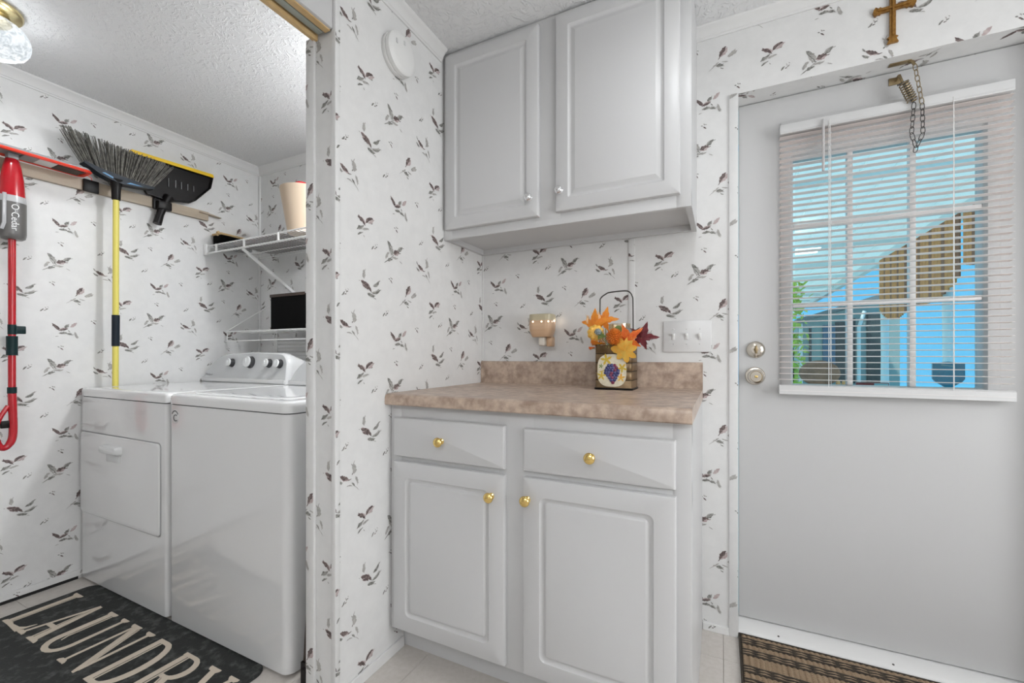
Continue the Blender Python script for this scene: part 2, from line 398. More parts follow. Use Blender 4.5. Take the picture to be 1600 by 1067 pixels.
def stroke_poly(s_, rnd, sc=1.0):
    x0, y0, x1, y1, wd, k = s_; dx, dy = x1 - x0, y1 - y0; L = math.hypot(dx, dy); nx, ny = -dy / L, dx / L
    up, dn = [], []; N = 8 if L > .012 else 5; bend = rnd.uniform(-.12, .12) * L
    for i in range(1, N):
        t = i / N; h = wd * .46 * sc * sin(pi * t ** rnd.uniform(.8, 1.15)) ** .7; c = bend * sin(pi * t)
        a = c + h * rnd.uniform(.55, 1.2); b = -c + h * rnd.uniform(.55, 1.2)
        up.append((x0 + dx * t + nx * a, y0 + dy * t + ny * a)); dn.append((x0 + dx * t - nx * b, y0 + dy * t - ny * b))
    return [(x0, y0)] + dn + [(x1, y1)] + up[::-1]
SHAPES = {}
SOFT = {'ink_dark': 'ink_pink', 'ink_grey': 'ink_light', 'ink_light': 'ink_light', 'ink_pink': 'ink_pink'}
for key_, uu_, vv_ in LAT:
    rnd = random.Random(str(uu_)); out_ = []
    for q in (MOTIF[key_] if isinstance(key_, str) else key_):
        x0, y0, x1, y1, wd, k = q; L = math.hypot(x1 - x0, y1 - y0)
        if wd > .008 and isinstance(key_, str):     # soft wash beside the dark stroke, and loose hairs at its tip
            ox, oy = rnd.uniform(-.003, .003), rnd.uniform(-.003, .003)
            out_.append((stroke_poly((x0 + ox, y0 + oy, x1 + ox * 2, y1 + oy * 2, wd * .9, k), rnd), SOFT[k]))
        out_.append((stroke_poly(q, rnd), k))
        if wd > .008 and isinstance(key_, str):
            for h_ in range(2):
                t = rnd.uniform(.55, .8); ox, oy = rnd.uniform(-.5, .5) * wd, rnd.uniform(-.5, .5) * wd
                px_, py_ = x0 + (x1 - x0) * t, y0 + (y1 - y0) * t
                out_.append((stroke_poly((px_, py_, x1 + ox + (x1 - x0) * .08, y1 + oy + (y1 - y0) * .08, wd * .22, k), rnd), k))
    SHAPES[(uu_, vv_)] = out_
def wallpaper(mb, place, rect, ref, rot=False):
    """print the pattern on a plane; place(u, v) gives a point just proud of it"""
    u0, u1, v0, v1 = rect
    i0 = int(math.floor((u0 - ref[0] - .4) / PX)); i1 = int(math.ceil((u1 - ref[0] + .4) / PX))
    for i in range(i0, i1 + 1):
        bu = ref[0] + i * PX; bv = ref[1] + i * PV / 2
        j0 = int(math.floor((v0 - bv - .4) / PV)); j1 = int(math.ceil((v1 - bv + .4) / PV))
        for j in range(j0, j1 + 1):
            for key_, uu, vv in LAT:
                cu, cv = bu + uu, bv + vv + j * PV
                if cu < u0 - .07 or cu > u1 + .07 or cv < v0 - .07 or cv > v1 + .07: continue
                for n_, (pl, k) in enumerate(SHAPES[(uu, vv)]):
                    p = clip([(cu + a, cv + b) for a, b in pl], rect)
                    if p:
                        try: mb.poly([place(a, b, n_ * .00003) for a, b in p], M[k])
                        except ValueError: pass
E0 = .0004
onY = lambda Y: (lambda u, v, e: (u, Y - E0 - e, v))          # faces -y
onXp = lambda X: (lambda u, v, e: (X + E0 + e, u, v))         # faces +x
onZd = lambda Z: (lambda u, v, e: (u, v, Z - E0 - e))         # faces -z

# ---------------------------------------------------------------- setting
DX0, DX1, DZ = 0.055, 0.885, 1.985     # door opening
b = MB()
b.box(XL - .1, DX0, YB, YB + .13, 0, 2.3, m=M['paper']); b.box(DX1, XR + .1, YB, YB + .13, 0, 2.3, m=M['paper'])
b.box(DX0, DX1, YB, YB + .13, DZ, 2.3, m=M['paper'])
wallpaper(b, onY(YB), (XL, XPI, 0.02, ZCC), (-2.298, 1.58))
wallpaper(b, onY(YB), (XP, -.327, 0.02, ZC), (-.706, 1.284))
wallpaper(b, onY(YB), (-.327, DX0, 0.02, DZ), (-.181, 1.208))
wallpaper(b, onY(YB), (-.327, XR, DZ, ZC), (-.181, 1.208))
wallpaper(b, onY(YB), (DX1, XR, 0.02, DZ), (-.181, 1.208))
wallpaper(b, onZd(DZ), (DX0, DX1, YB, YB + .10), (.30, 1.72))
o = b.build('wall_back', fix=False); struct(o, 'back wall papered with small grey and maroon sprigs', 'wall')
b = MB(); b.box(XL - .1, XL, YCF - .1, YB, 0, 2.3, m=M['paper']); wallpaper(b, onXp(XL), (YCF, YB, 0.02, ZCC), (1.449, 1.312))
o = b.build('wall_left', fix=False); struct(o, 'papered laundry closet wall where the mop and broom hang', 'wall')
b = MB(); b.box(XPI, XP, YJ, YB, 0, 2.3, m=M['paper']); wallpaper(b, onXp(XP), (YJ, YB, 0.02, ZC), (1.043, 1.250))
wallpaper(b, onY(YJ), (XPI, XP, 0, 1.99), (-1.02, 1.13))
# header above the closet opening
b.box(XPI + .024, XP - .02, YCF, YJ, 2.03, 2.3, m=M['paper'])
o = b.build('wall_middle', fix=False); struct(o, 'short papered partition wall between the laundry closet and the counter', 'wall')
b = MB(); b.box(XR, XR + .1, YF - .1, -.04, 0, 2.3); b.box(XR, XR + .1, 1.30, YB, 0, 2.3); b.box(XR, XR + .1, -.04, 1.30, 0, .62); b.box(XR, XR + .1, -.04, 1.30, 1.9, 2.3)
struct(b.build('wall_right', M['paper']), 'plain papered wall at the right with a window', 'wall')
b = MB(); b.box(XPI, XR, YF - .1, YF, 0, 2.3)
struct(b.build('wall_front', M['paper']), 'papered wall behind the camera', 'wall')
b = MB(); b.box(XL - .1, XPI, YCF - .1, YCF, 0, 2.3); b.box(XPI, XP, YF, YCF, 0, 2.3)
struct(b.build('wall_closet', M['paper']), 'near papered wall of the laundry closet', 'wall')
b = MB(); b.box(XP - .04, XR + .1, YF - .1, YB + .1, ZC, ZC + .06)
struct(b.build('ceiling', M['ceiling']), 'white stomp-textured plaster ceiling over the counter and door', 'ceiling')
b = MB(); b.box(XL - .1, XP - .041, YCF - .1, YB + .1, ZCC, ZCC + .06)
struct(b.build('ceiling', M['ceiling']), 'white stomp-textured plaster ceiling inside the laundry closet', 'ceiling')
# floor with single vinyl tiles
fl = MB().box(XL - .1, XR + .1, YF - .1, YB + .13, -.06, -.003).build('floor', M['grout']); struct(fl, 'pale beige square vinyl tile floor', 'floor')
T = .305
tm = MB().box(.0006, T - .0006, .0006, T - .0006, -.003, 0, .0005, 1).mesh('tile', M['tile'])
ix = int((XL - .007) / T) - 1
while .007 + ix * T < XR:
    jy = 0
    while True:
        y1 = 1.62 + .305 - jy * T
        if y1 < -0.9: break
        x0 = .007 + ix * T
        if x0 + T > XL and y1 - T < YB:
            if not (x0 < XP and x0 + T < XPI and y1 < YCF):
                t_ = link('tile', tm, fl); t_.location = (x0, y1 - T, 0)
        jy += 1
    ix += 1
# crown mouldings
def crown(p0, p1, inward, z0, z1, name, label):
    p0, p1, n = V(p0), V(p1), V(inward)
    prof = [(0, z0), (.005, z0), (.007, z0 + .006), (.010, z0 + .008), (.013, z0 + .016), (.024, z1 - .012), (.031, z1 - .008), (.034, z1 - .003), (.034, z1), (0, z1)]
    mb = MB(); mb.loft([[p0 + n * a + V((0, 0, c)) for a, c in prof], [p1 + n * a + V((0, 0, c)) for a, c in prof]])
    struct(mb.build(name, M['trimwhite']), label, 'crown moulding')
crown((XP, YCF - .9, 0), (XP, 1.43, 0), (1, 0, 0), 2.212, ZC, 'trim_1', 'white crown moulding above the smoke detector')
crown((-.083, YB, 0), (XR, YB, 0), (0, -1, 0), 2.214, ZC, 'trim_2', 'white crown moulding above the exterior door')
crown((XL, YCF, 0), (XL, YB, 0), (1, 0, 0), 2.178, ZCC, 'trim_3', 'white crown moulding above the broom and mop')
crown((XL, YB, 0), (XPI, YB, 0), (0, -1, 0), 2.178, ZCC, 'trim_4', 'white crown moulding at the back of the laundry closet')
# battens and corner beads covered with the same paper
def batten(n, box, label, prints=()):
    mb = MB(); mb.box(*box, .0015, 2, m=M['paper'])
    for pl, rc, rf in prints: wallpaper(mb, pl, rc, rf)
    struct(mb.build('trim_%d' % n, fix=False), label, 'trim')
batten(5, (XPI - .004, XPI + .031, YJ - .009, YJ, 0, 1.985), 'papered batten down the closet edge of the partition', [(onY(YJ - .009), (XPI - .003, XPI + .029, 0, 1.98), (-1.3, 1.05))])
batten(6, (XP - .014, XP + .003, YJ - .004, YJ + .014, 0, 2.212), 'papered corner bead down the room edge of the partition', [(onXp(XP + .003), (YJ - .003, YJ + .013, 0, 2.2), (.9, 1.05))])
batten(7, (-.338, -.312, YB - .003, YB, 1.004, 1.50), 'papered seam batten on the back wall beside the flower tin', [(onY(YB - .003), (-.337, -.313, 1.005, 1.5), (-.60, 1.33))])
batten(8, (.026, .056, YB - .006, YB + .08, 0, DZ), 'papered casing strip down the hinge-free edge of the door opening', [(onY(YB - .006), (.028, .055, 0.03, DZ), (-.18, 1.05))])
batten(9, (XL, XL + .012, YB - .012, YB, 0.0, 2.178), 'papered corner bead in the far corner of the laundry closet')
batten(10, (XP, XP + .006, YB - .008, YB, 1.004, 1.50), 'papered corner bead between the partition and the back wall')
def base(n, box, label, prints=()):
    mb = MB(); mb.box(*box, .001, 1, m=M['paper'])
    for pl, rc, rf in prints: wallpaper(mb, pl, rc, rf)
    struct(mb.build('baseboard_' + n, fix=False), label, 'baseboard')
base('middle', (XP, XP + .008, YJ, 1.20, 0, .034), 'low papered baseboard strip at the foot of the partition')
base('back', (-.062, .026, YB - .008, YB, 0, .028), 'short papered baseboard beside the base cabinet', [(onY(YB - .008), (-.061, .025, 0.002, .027), (-.10, .1))])
base('left', (XL, XL + .008, YCF, YB, .014, .042), 'low papered baseboard under the hanging mop', [(onXp(XL + .008), (YCF, YB, .013, .039), (1.2, .15))])
o = MB().box(XL, XL + .005, YCF, .90, 0, .0135).build('shadow_gap', M['gap'], bpy.data.objects['baseboard_left'])  # black strip painted in for the shade under the baseboard
# closet header fascia and bypass-door track
hd = empty('door_track', (XP, 0, 1.99), 'wooden closet door header with a double metal sliding track', 'door track')
part(MB().box(XP - .030, XP - .006, YCF, YJ - .004, 1.988, 2.235, .004), 'fascia_board', M['cab'], hd)
part(MB().box(XP - .036, XP - .016, YCF, YJ - .006, 1.984, 1.9885), 'fascia_edge', M['tan'], hd)
part(MB().box(XPI + .024, XPI + .040, YCF, YJ - .001, 1.975, 2.2, .002), 'inner_board', M['tan'], hd)
for x0 in (XPI + .043, XPI + .060):
    mb = MB(); mb.box(x0, x0 + .003, YCF, YJ - .012, 1.992, 2.02); mb.box(x0 + .011, x0 + .014, YCF, YJ - .012, 1.992, 2.02); mb.box(x0, x0 + .014, YCF, YJ - .012, 2.018, 2.022)
    part(mb, 'track_rail', M['steel'], hd)
part(MB().box(XPI + .050, XPI + .072, YCF, YJ - .010, 1.984, 1.990, .001), 'track_base', M['trackgrey'], hd)
# window in the right wall (an area light before it gives the daylight)
wn = empty('window_1', (XR, .63, .62), 'white framed window in the right wall', 'window', kind='structure')
mb = MB()
for bx in ((XR - .012, XR + .03, -.10, -.02, .56, 1.96), (XR - .012, XR + .03, 1.28, 1.36, .56, 1.96), (XR - .012, XR + .03, -.02, 1.28, .56, .64), (XR - .012, XR + .03, -.02, 1.28, 1.88, 1.96)): mb.box(*bx, .004)
part(mb, 'window_frame', M['trimwhite'], wn)
part(MB().box(XR + .05, XR + .054, -.02, 1.28, .64, 1.88), 'pane', M['pane'], wn)
part(MB().box(XR + .012, XR + .016, -.02, 1.28, .64, 1.88), 'sky_blocker', M['blind'], wn)  # opaque sheet added to block the blue sky light
pl_ = empty('fill_fixture', (.25, -1.15, ZC), 'added linear fill light behind the camera', 'fill light')  # made-up fixture around the added fill lamps
part(MB().box(-.36, .86, -1.29, -1.01, 2.03, 2.07, .004), 'housing', M['trimwhite'], pl_)
for x in (-.2, .7): part(MB().tube([(x, -1.15, 2.07), (x, -1.15, ZC)], .003, 6), 'hanger', M['steel'], pl_)

# ---------------------------------------------------------------- door with glazing
dr = empty('door_1', (DX0, 1.86, 0), 'white exterior door with a nine-pane window', 'door', kind='structure')
GX0, GX1, GZ0, GZ1 = .236, .738, .925, 1.785
DY0, DY1 = 1.86, 1.902
mb = MB(); a0, a1, zb, zt = DX0 + .006, DX1 - .006, .034, DZ - .004
e_ = .003; mb.box(a0, GX0 - e_, DY0, DY1, zb, zt); mb.box(GX1 + e_, a1, DY0, DY1, zb, zt); mb.box(GX0 - e_, GX1 + e_, DY0, DY1, zb, GZ0 - e_); mb.box(GX0 - e_, GX1 + e_, DY0, DY1, GZ1 + e_, zt)
bmesh.ops.remove_doubles(mb.bm, verts=mb.bm.verts[:], dist=1e-5)
part(mb, 'door_slab', M['doorwhite'], dr)
mb = MB()
rings = []
for ins, dep in ((0, 0), (0, .008), (.006, .012), (.03, .012), (.036, .004), (.038, 0), (.038, -.044)):
    rings.append([(x, DY0 - dep, z) for x, z in rrect(GX0 - .038 + ins, GX1 + .038 - ins, GZ0 - .038 + ins, GZ1 + .10 - ins * 3.63, .003)])
mb.loft(rings, False, False); part(mb, 'lite_frame', M['doorwhite'], dr)
for k in (1, 2):
    x = GX0 + (GX1 - GX0) * k / 3; part(MB().box(x - .0085, x + .0085, DY0 - .002, DY0 + .024, GZ0, GZ1, .003), 'muntin', M['blind'], dr)
    z = GZ0 + (GZ1 - GZ0) * k / 3; part(MB().box(GX0, GX1, DY0 - .0015, DY0 + .0235, z - .0085, z + .0085, .003), 'muntin', M['blind'], dr)
for i in range(3):
    for j in range(3):
        w3, h3 = (GX1 - GX0) / 3, (GZ1 - GZ0) / 3
        part(MB().box(GX0 + i * w3 + .008, GX0 + (i + 1) * w3 - .008, DY0 + .010, DY0 + .014, GZ0 + j * h3 + .008, GZ0 + (j + 1) * h3 - .008), 'pane', M['pane'], dr)
db = part(MB().lathe([(.0, 0), (.030, 0), (.032, .003), (.030, .009), (.024, .014), (.017, .017), (.0165, .02), (.0, .021)], (.117, DY0, 1.051), (0, -1, 0), 32), 'deadbolt', M['nickel'], dr)
part(MB().box(.113, .121, DY0 - .036, DY0 - .018, 1.036, 1.066, .003).lathe([(0, .02), (.008, .02), (.006, .027), (0, .028)], (.117, DY0, 1.051), (0, -1, 0), 16), 'thumb_turn', M['oldbrass'], db)
kn = part(MB().lathe([(.0, 0), (.033, 0), (.034, .003), (.031, .008), (.016, .012), (.012, .018), (.011, .03)], (.115, DY0, .952), (0, -1, 0), 32), 'rose', M['nickel'], dr)
part(MB().lathe([(.011, .03), (.02, .034), (.0255, .042), (.027, .052), (.025, .060), (.020, .064), (.0185, .062), (.0, .062)], (.115, DY0, .952), (0, -1, 0), 32), 'door_knob', M['nickel'], kn)
part(MB().box(.110, .120, DY0 - .070, DY0 - .060, .948, .956, .002), 'knob_button', M['gold'], kn)
mb = MB(); pts = [(DX0, 1.788, 0), (DX0, 1.790, .010), (DX0, 1.800, .020), (DX0, 1.842, .029), (DX0, 1.858, .030), (DX0, 1.90, .030), (DX0, 1.90, 0)]
mb.prism(pts, (DX1 - DX0, 0, 0))
th = mb.build('trim_11', M['trimwhite']); struct(th, 'white rounded threshold under the exterior door', 'threshold')
for x in (.185, .505, .80):
    o = MB().lathe([(0, 0), (.0035, 0), (.003, .0015), (0, .002)], (x, 1.803, .0205), (0, -.35, .93), 10).build('screw', M['darksteel'], th)

# ---------------------------------------------------------------- blind
bl = empty('mini_blind', (.49, 1.828, 1.86), 'white mini blind with open slats over the door window', 'blind')
BX0, BX1 = .191, .793
part(MB().box(BX0, BX1, 1.815, 1.845, 1.826, 1.860, .002).box(BX0 + .002, BX1 - .002, 1.8135, 1.815, 1.83, 1.834), 'headrail', M['blindrail'], bl)
sp = .0208; tilt = R(5)
mb = MB()
ring = []
for i in range(7):
    t = -1 + 2 * i / 6; y = t * .0118; zc = .0016 * (1 - t * t)
    ring.append((y * cos(tilt) - zc * sin(tilt) * -1 * 0, zc - y * sin(tilt)))
up_ = [(0, y, z + .0004) for y, z in ring]; dn_ = [(0, y, z - .0004) for y, z in ring[::-1]]
mb.prism([V(p) for p in up_ + dn_], (BX1 - BX0, 0, 0)); slat = mb.mesh('slat', M['slat'])
z = 1.816; n_sl = 0
while z > .935:
    s_ = link('slat', slat, bl); s_.location = V((BX0, 1.829, z)) - bl.location; z -= sp; n_sl += 1
rings = [[(x, 1.815 + y, z) for y, z in ((0, .891), (.004, .889), (.026, .889), (.03, .895), (.03, .918), (.024, .923), (.006, .923), (0, .918))] for x in (BX0 - .002, BX1 + .002)]
rl = part(MB().loft(rings), 'bottom_rail', M['blindrail'], bl)
part(MB().box(BX0, BX1, 1.8138, 1.8152, .903, .9045), 'rail_ridge', M['blind'], rl)
for x in (.335, .655):
    part(MB().tube([(x, 1.8145, 1.84), (x, 1.8145, .92)], .0011, 6), 'ladder_cord', M['cordwhite'], bl)
    part(MB().tube([(x + .012, 1.8435, 1.84), (x + .012, 1.8435, .92)], .0009, 6), 'ladder_cord', M['cordwhite'], bl)
part(MB().tube([(.318, 1.806, 1.846), (.318, 1.806, 1.668)], .0042, 8).tube([(.318, 1.815, 1.85), (.318, 1.806, 1.846)], .002, 6), 'tilt_wand', M['wand'], bl)
part(MB().tube([(.338, 1.810, 1.845), (.338, 1.808, 1.40), (.339, 1.808, 1.02)], .0009, 6), 'lift_cord', M['cordwhite'], bl)

# ---------------------------------------------------------------- spring chain above the door
ch = empty('door_chain', (.53, 1.82, 1.985), 'bronze spring and dark safety chain hanging at the door top', 'door chain')
mb = MB(); mb.box(.497, .552, 1.806, 1.826, 1.982, 1.985, .001); mb.tube([(.548, 1.816, 1.983), (.556, 1.812, 1.978), (.560, 1.810, 1.966)], [.006, .005, .004], 8)
part(mb, 'ceiling_bracket', M['oldbrass'], ch)
part(MB().box(.508, .541, 1.856, 1.860, 1.938, 1.962, .001).box(.523, .531, 1.826, 1.858, 1.948, 1.954, .001).tube([(.527, 1.826, 1.951), (.530, 1.818, 1.93), (.532, 1.815, 1.918)], .0035, 8), 'door_bracket', M['oldbrass'], ch)
S0, S1 = V((.532, 1.812, 1.918)), V((.556, 1.808, 1.846)); ax = (S1 - S0).normalized(); uu = ax.orthogonal().normalized(); ww = ax.cross(uu)
mb = MB(); pts = []
for i in range(9 * 16 + 1):
    t = i / (9 * 16); a = 2 * pi * 9 * t; rr = .0125 if .06 < t < .94 else .009
    pts.append(S0 + ax * (S1 - S0).length * t + (uu * cos(a) + ww * sin(a)) * rr)
part(mb.tube(pts, .0017, 6), 'spring', M['oldbrass'], ch)
part(MB().tube([S0, S1], .004, 8).tube([S0 + V((-.014, 0, -.006)), S0 + V((.014, 0, .003))], .003, 6), 'spring_core', M['darksteel'], ch)
def chain(p0, p1, n, m, r=.0012):
    p0, p1 = V(p0), V(p1); d = (p1 - p0).normalized(); L = (p1 - p0).length / n
    a = d.cross(V((0, 1, 0))).normalized(); c = d.cross(a)
    for i in range(n):
        c0 = p0 + d * L * (i + .5); sd = a if i % 2 == 0 else (a * .45 + c * .9).normalized(); pts = []
        for k in range(14):
            t = 2 * pi * k / 14; pts.append(c0 + d * (L * .62) * sin(t) * (abs(sin(t)) ** -.25 if abs(sin(t)) > .05 else 1) + sd * .0052 * cos(t))
        part(MB().tube(pts, r, 6, closed=True), 'chain_link', m, ch)
chain((.560, 1.809, 1.966), (.578, 1.808, 1.835), 7, M['oldbrass'])
chain((.578, 1.808, 1.835), (.580, 1.808, 1.740), 5, M['darksteel']); chain((.580, 1.808, 1.740), (.566, 1.808, 1.700), 2, M['darksteel'])
chain((.558, 1.808, 1.842), (.552, 1.808, 1.745), 5, M['darksteel']); chain((.552, 1.808, 1.745), (.562, 1.808, 1.700), 2, M['darksteel'])
chain((.564, 1.808, 1.702), (.560, 1.808, 1.684), 1, M['darksteel'])

# ---------------------------------------------------------------- cross
cr = empty('wall_crucifix', (.492, YB, 2.03), 'small carved golden-brown cross hung above the door', 'cross')
out = []
def arm(dx, dz, L, flare, w0=.0075):
    """outline points of one arm of the cross, in its own direction"""
    n_ = V((dx, 0, dz)); s__ = V((-dz, 0, dx))
    return [n_ * a + s__ * b_ for a, b_ in ((w0, -w0), (L * .55, -w0), (L * .62, -w0 - .004), (L * .72, -w0 - .001), (L * .86, -flare), (L * .95, -flare * .55), (L, 0), (L * .95, flare * .55), (L * .86, flare), (L * .72, w0 + .001), (L * .62, w0 + .004), (L * .55, w0), (w0, w0))]
cc = V((.492, YB - .002, 2.139))
pts = arm(1, 0, .058, .0145)[:-1] + arm(0, 1, .062, .0145)[:-1] + arm(-1, 0, .050, .0145)[:-1]
low = [V((-.0075, 0, -.0075)), V((-.0075, 0, -.090)), V((-.014, 0, -.094)), V((-.009, 0, -.099)), V((-.0145, 0, -.112)), V((.0145, 0, -.112)), V((.009, 0, -.099)), V((.014, 0, -.094)), V((.0075, 0, -.090))]
mb = MB(); mb.prism([cc + p for p in pts + low], (0, -.008, 0)); part(mb, 'cross_body', M['crossgold'], cr)
mb = MB(); mb.box(.4895, .4945, YB - .014, YB - .009, 2.05, 2.19, .0015).box(.455, .535, YB - .0135, YB - .009, 2.1365, 2.1415, .0015)
part(mb, 'raised_rib', M['crossgold'], cr)

# ---------------------------------------------------------------- cabinet pieces
def panel_door(x0, x1, z0, z1, yf, rad, ins=.046, slope=.024, th=.018):
    mb = MB(); rings = []
    for i_, d_, r_ in ((0, th, .002), (0, .006, .002), (.002, .0018, .003), (.006, 0, .004), (ins, 0, rad), (ins + .003, .004, rad), (ins + .009, .0065, rad), (ins + .013, .006, rad * .8), (ins + slope, .0012, rad * .3), (ins + slope + .003, .0003, rad * .3)):
        rings.append([(x, yf + d_, z) for x, z in rrect(x0 + i_, x1 - i_, z0 + i_, z1 - i_, r_, 5)])
    return mb.loft(rings)
def slab_front(x0, x1, z0, z1, yf, th=.018):
    mb = MB(); rings = []
    for i_, d_, r_ in ((0, th, .002), (0, .007, .002), (.003, .002, .003), (.008, 0, .004)):
        rings.append([(x, yf + d_, z) for x, z in rrect(x0 + i_, x1 - i_, z0 + i_, z1 - i_, r_, 4)])
    return mb.loft(rings)
def knob(x, z, yf, m, parent, r=.0155):
    part(MB().lathe([(0, 0), (.010, 0), (.010, .0015), (.0065, .004), (.006, .012), (r * .75, .016), (r, .0195), (r * .97, .023), (r * .75, .0268), (r * .4, .0285), (0, .029)], (x, yf, z), (0, -1, 0), 28), 'knob', m, parent)
# upper cabinet
uc = empty('wall_cabinet', (-.55, 1.77, 1.5), 'white two-door wall cabinet hung under the ceiling', 'cabinet')
UY = 1.452; XA, XB = XP + .001, -.083
mb = MB()
mb.box(XA, XA + .016, UY + .019, YB, 1.500, 2.252); mb.box(XB - .018, XB, UY + .019, YB, 1.500, 2.252)
mb.box(XA + .016, XB - .018, UY + .019, YB, 1.522, 1.536); mb.box(XA + .016, XB - .018, UY + .019, YB, 2.236, 2.252); mb.box(XA + .016, XB - .018, YB - .008, YB, 1.536, 2.236)
mb.box(XA + .016, XB - .018, YB - .022, YB - .008, 1.500, 1.522)
part(mb, 'carcass', M['cab'], uc)
mb = MB(); mb.box(XA, XA + .040, UY, UY + .019, 1.498, 2.252, .0015); mb.box(XB - .045, XB, UY, UY + .019, 1.498, 2.252, .0015)
mb.box(-.615, -.515, UY + .0002, UY + .019, 1.52, 2.24, .001); mb.box(XA, XB, UY + .0004, UY + .019, 1.4985, 1.545, .001); mb.box(XA, XB, UY + .0004, UY + .019, 2.215, 2.252, .001)
part(mb, 'face_frame', M['cab'], uc)
d1 = part(panel_door(-1.000, -.595, 1.534, 2.232, UY - .018, .004), 'door', M['cab'], uc); knob(-.628, 1.601, UY - .018, M['chrome'], d1, .0145)
d2 = part(panel_door(-.529, -.116, 1.538, 2.236, UY - .018, .004), 'door', M['cab'], uc); knob(-.511, 1.608, UY - .018, M['chrome'], d2, .0145)
# base cabinet
bc = empty('base_cabinet', (-.55, 1.77, 0), 'white base cabinet with two drawers above two doors', 'cabinet')
BY = 1.140; BA, BB = XP + .001, -.064
mb = MB()
mb.box(BA, BA + .016, BY + .019, YB, .10, .862); mb.box(BB - .016, BB, BY + .019, YB, .0, .862); mb.box(BA, BB - .016, BY + .019, YB, .10, .116); mb.box(BA + .016, BB - .016, YB - .008, YB, .116, .862)
mb.box(BA + .016, BB - .016, BY + .019, YB - .008, .68, .69)
part(mb, 'carcass', M['cab'], bc)
mb = MB(); mb.box(BA, BA + .045, BY, BY + .019, .10, .862, .0015); mb.box(BB - .045, BB, BY, BY + .019, .10, .862, .0015); mb.box(-.60, -.485, BY + .0002, BY + .019, .10, .862, .001)
mb.box(BA, BB, BY + .0004, BY + .019, .805, .862, .001); mb.box(BA, BB, BY + .0004, BY + .019, .655, .715, .001); mb.box(BA, BB, BY + .0004, BY + .019, .10, .14, .001)
part(mb, 'face_frame', M['cab'], bc)
part(MB().box(BA, BB - .016, 1.208, 1.224, 0, .10), 'toe_kick', M['cab'], bc)
FY = BY - .018
dw = part(slab_front(-.994, -.574, .692, .822, FY), 'drawer_front', M['cab'], bc); knob(-.797, .757, FY, M['gold'], dw)
dw = part(slab_front(-.514, -.101, .696, .820, FY), 'drawer_front', M['cab'], bc); knob(-.312, .758, FY, M['gold'], dw)
d = part(panel_door(-.994, -.573, .112, .676, FY, .018, .052, .018), 'door', M['cab'], bc); knob(-.616, .610, FY, M['gold'], d)
d = part(panel_door(-.514, -.100, .112, .680, FY, .018, .052, .018), 'door', M['cab'], bc); knob(-.499, .617, FY, M['gold'], d)
# countertop
ct = empty('countertop', (-.55, 1.77, .88), 'brown mottled laminate countertop with a low backsplash', 'countertop')
prof = [(YB - .001, .8635), (1.112, .8635), (1.1085, .867), (1.1085, .888), (1.112, .8965), (1.119, .9005), (1.128, .9015), (YB - .028, .9015), (YB - .020, .906), (YB - .019, .998), (YB - .013, 1.003), (YB - .001, 1.003)]
mb = MB(); mb.prism([(XP + .001, y, z) for y, z in prof], (-.063 - XP, 0, 0)); part(mb, 'worktop', M['counter'], ct)

# ---------------------------------------------------------------- wall plates
sw = empty('light_switch_plate', (-.118, YB, 1.10), 'white triple toggle light switch plate above the counter end', 'light switch')
part(MB().box(-.203, -.033, YB - .006, YB, 1.042, 1.162, .0025), 'plate', M['plate'], sw)
for k, x in enumerate((-.166, -.119, -.072)):
    part(MB().box(x - .0055, x + .0055, YB - .0085, YB - .005, 1.089, 1.114, .001).box(x - .004, x + .004, YB - .017, YB - .006, 1.103 if k < 2 else 1.098, 1.113 if k < 2 else 1.110, .001), 'toggle', M['detector'], sw)
    for z in (1.130, 1.073): part(MB().lathe([(0, 0), (.003, 0), (.0025, .001), (0, .0012)], (x, YB - .006, z), (0, -1, 0), 10), 'screw', M['sticker'], sw)
ol = empty('outlet_plate', (-.695, YB, 1.08), 'white outlet plate behind the wax warmer', 'outlet')
part(MB().box(-.728, -.650, YB - .006, YB, 1.052, 1.170, .002), 'plate', M['plate'], ol)
ww_ = empty('wax_warmer', (-.705, YB - .04, 1.10), 'tan ceramic plug-in wax warmer with glowing holes', 'wax warmer')
cx, cy = -.692, YB - .052
def sq(r, z, bulge=.35, n=28, oy=0):
    out = []
    for i in range(n):
        a = 2 * pi * i / n; k = 1 / (abs(cos(a)) ** 4 + abs(sin(a)) ** 4) ** .25
        out.append((cx + r * k * cos(a) * 1.0, cy + oy + r * k * sin(a) * .8, z))
    return out
part(MB().loft([sq(.040, 1.108), sq(.043, 1.112), sq(.051, 1.135), sq(.053, 1.16), sq(.052, 1.178)]), 'shade', M['ceramic'], ww_)
part(MB().loft([sq(.052, 1.178), sq(.0525, 1.180), sq(.052, 1.203), sq(.050, 1.205), sq(.044, 1.204), sq(.042, 1.196)]), 'dish', M['ceramic_rim'], ww_)
for x, y in ((-.718, -.0425), (-.679, -.0425), (-.650, -.038), (-.6425, -.020)):
    part(MB().lathe([(0, 0), (.0035, 0), (.0035, .002), (0, .003)], (x, cy + y * 1.0, 1.172), (0.2 if x > -.66 else 0, -1, 0), 12), 'light_hole', M['glow'], ww_)
part(MB().box(-.704, -.676, YB - .072, YB - .02, 1.070, 1.112, .008, 3), 'night_light', M['frost'], ww_)
part(MB().box(-.676, -.652, YB - .05, YB - .004, 1.068, 1.110, .004, 2), 'plug_body', M['ceramic'], ww_)
for p in ((-.751, YB - .03, 1.178), (-.633, YB - .03, 1.178)):
    l = bpy.data.lights.new('warmer_light', 'POINT'); l.energy = .012; l.color = (1, .85, .7); l.shadow_soft_size = .004
    lo = bpy.data.objects.new('warmer_light', l); COL.objects.link(lo); lo.parent = ww_; lo.location = V(p) - ww_.location

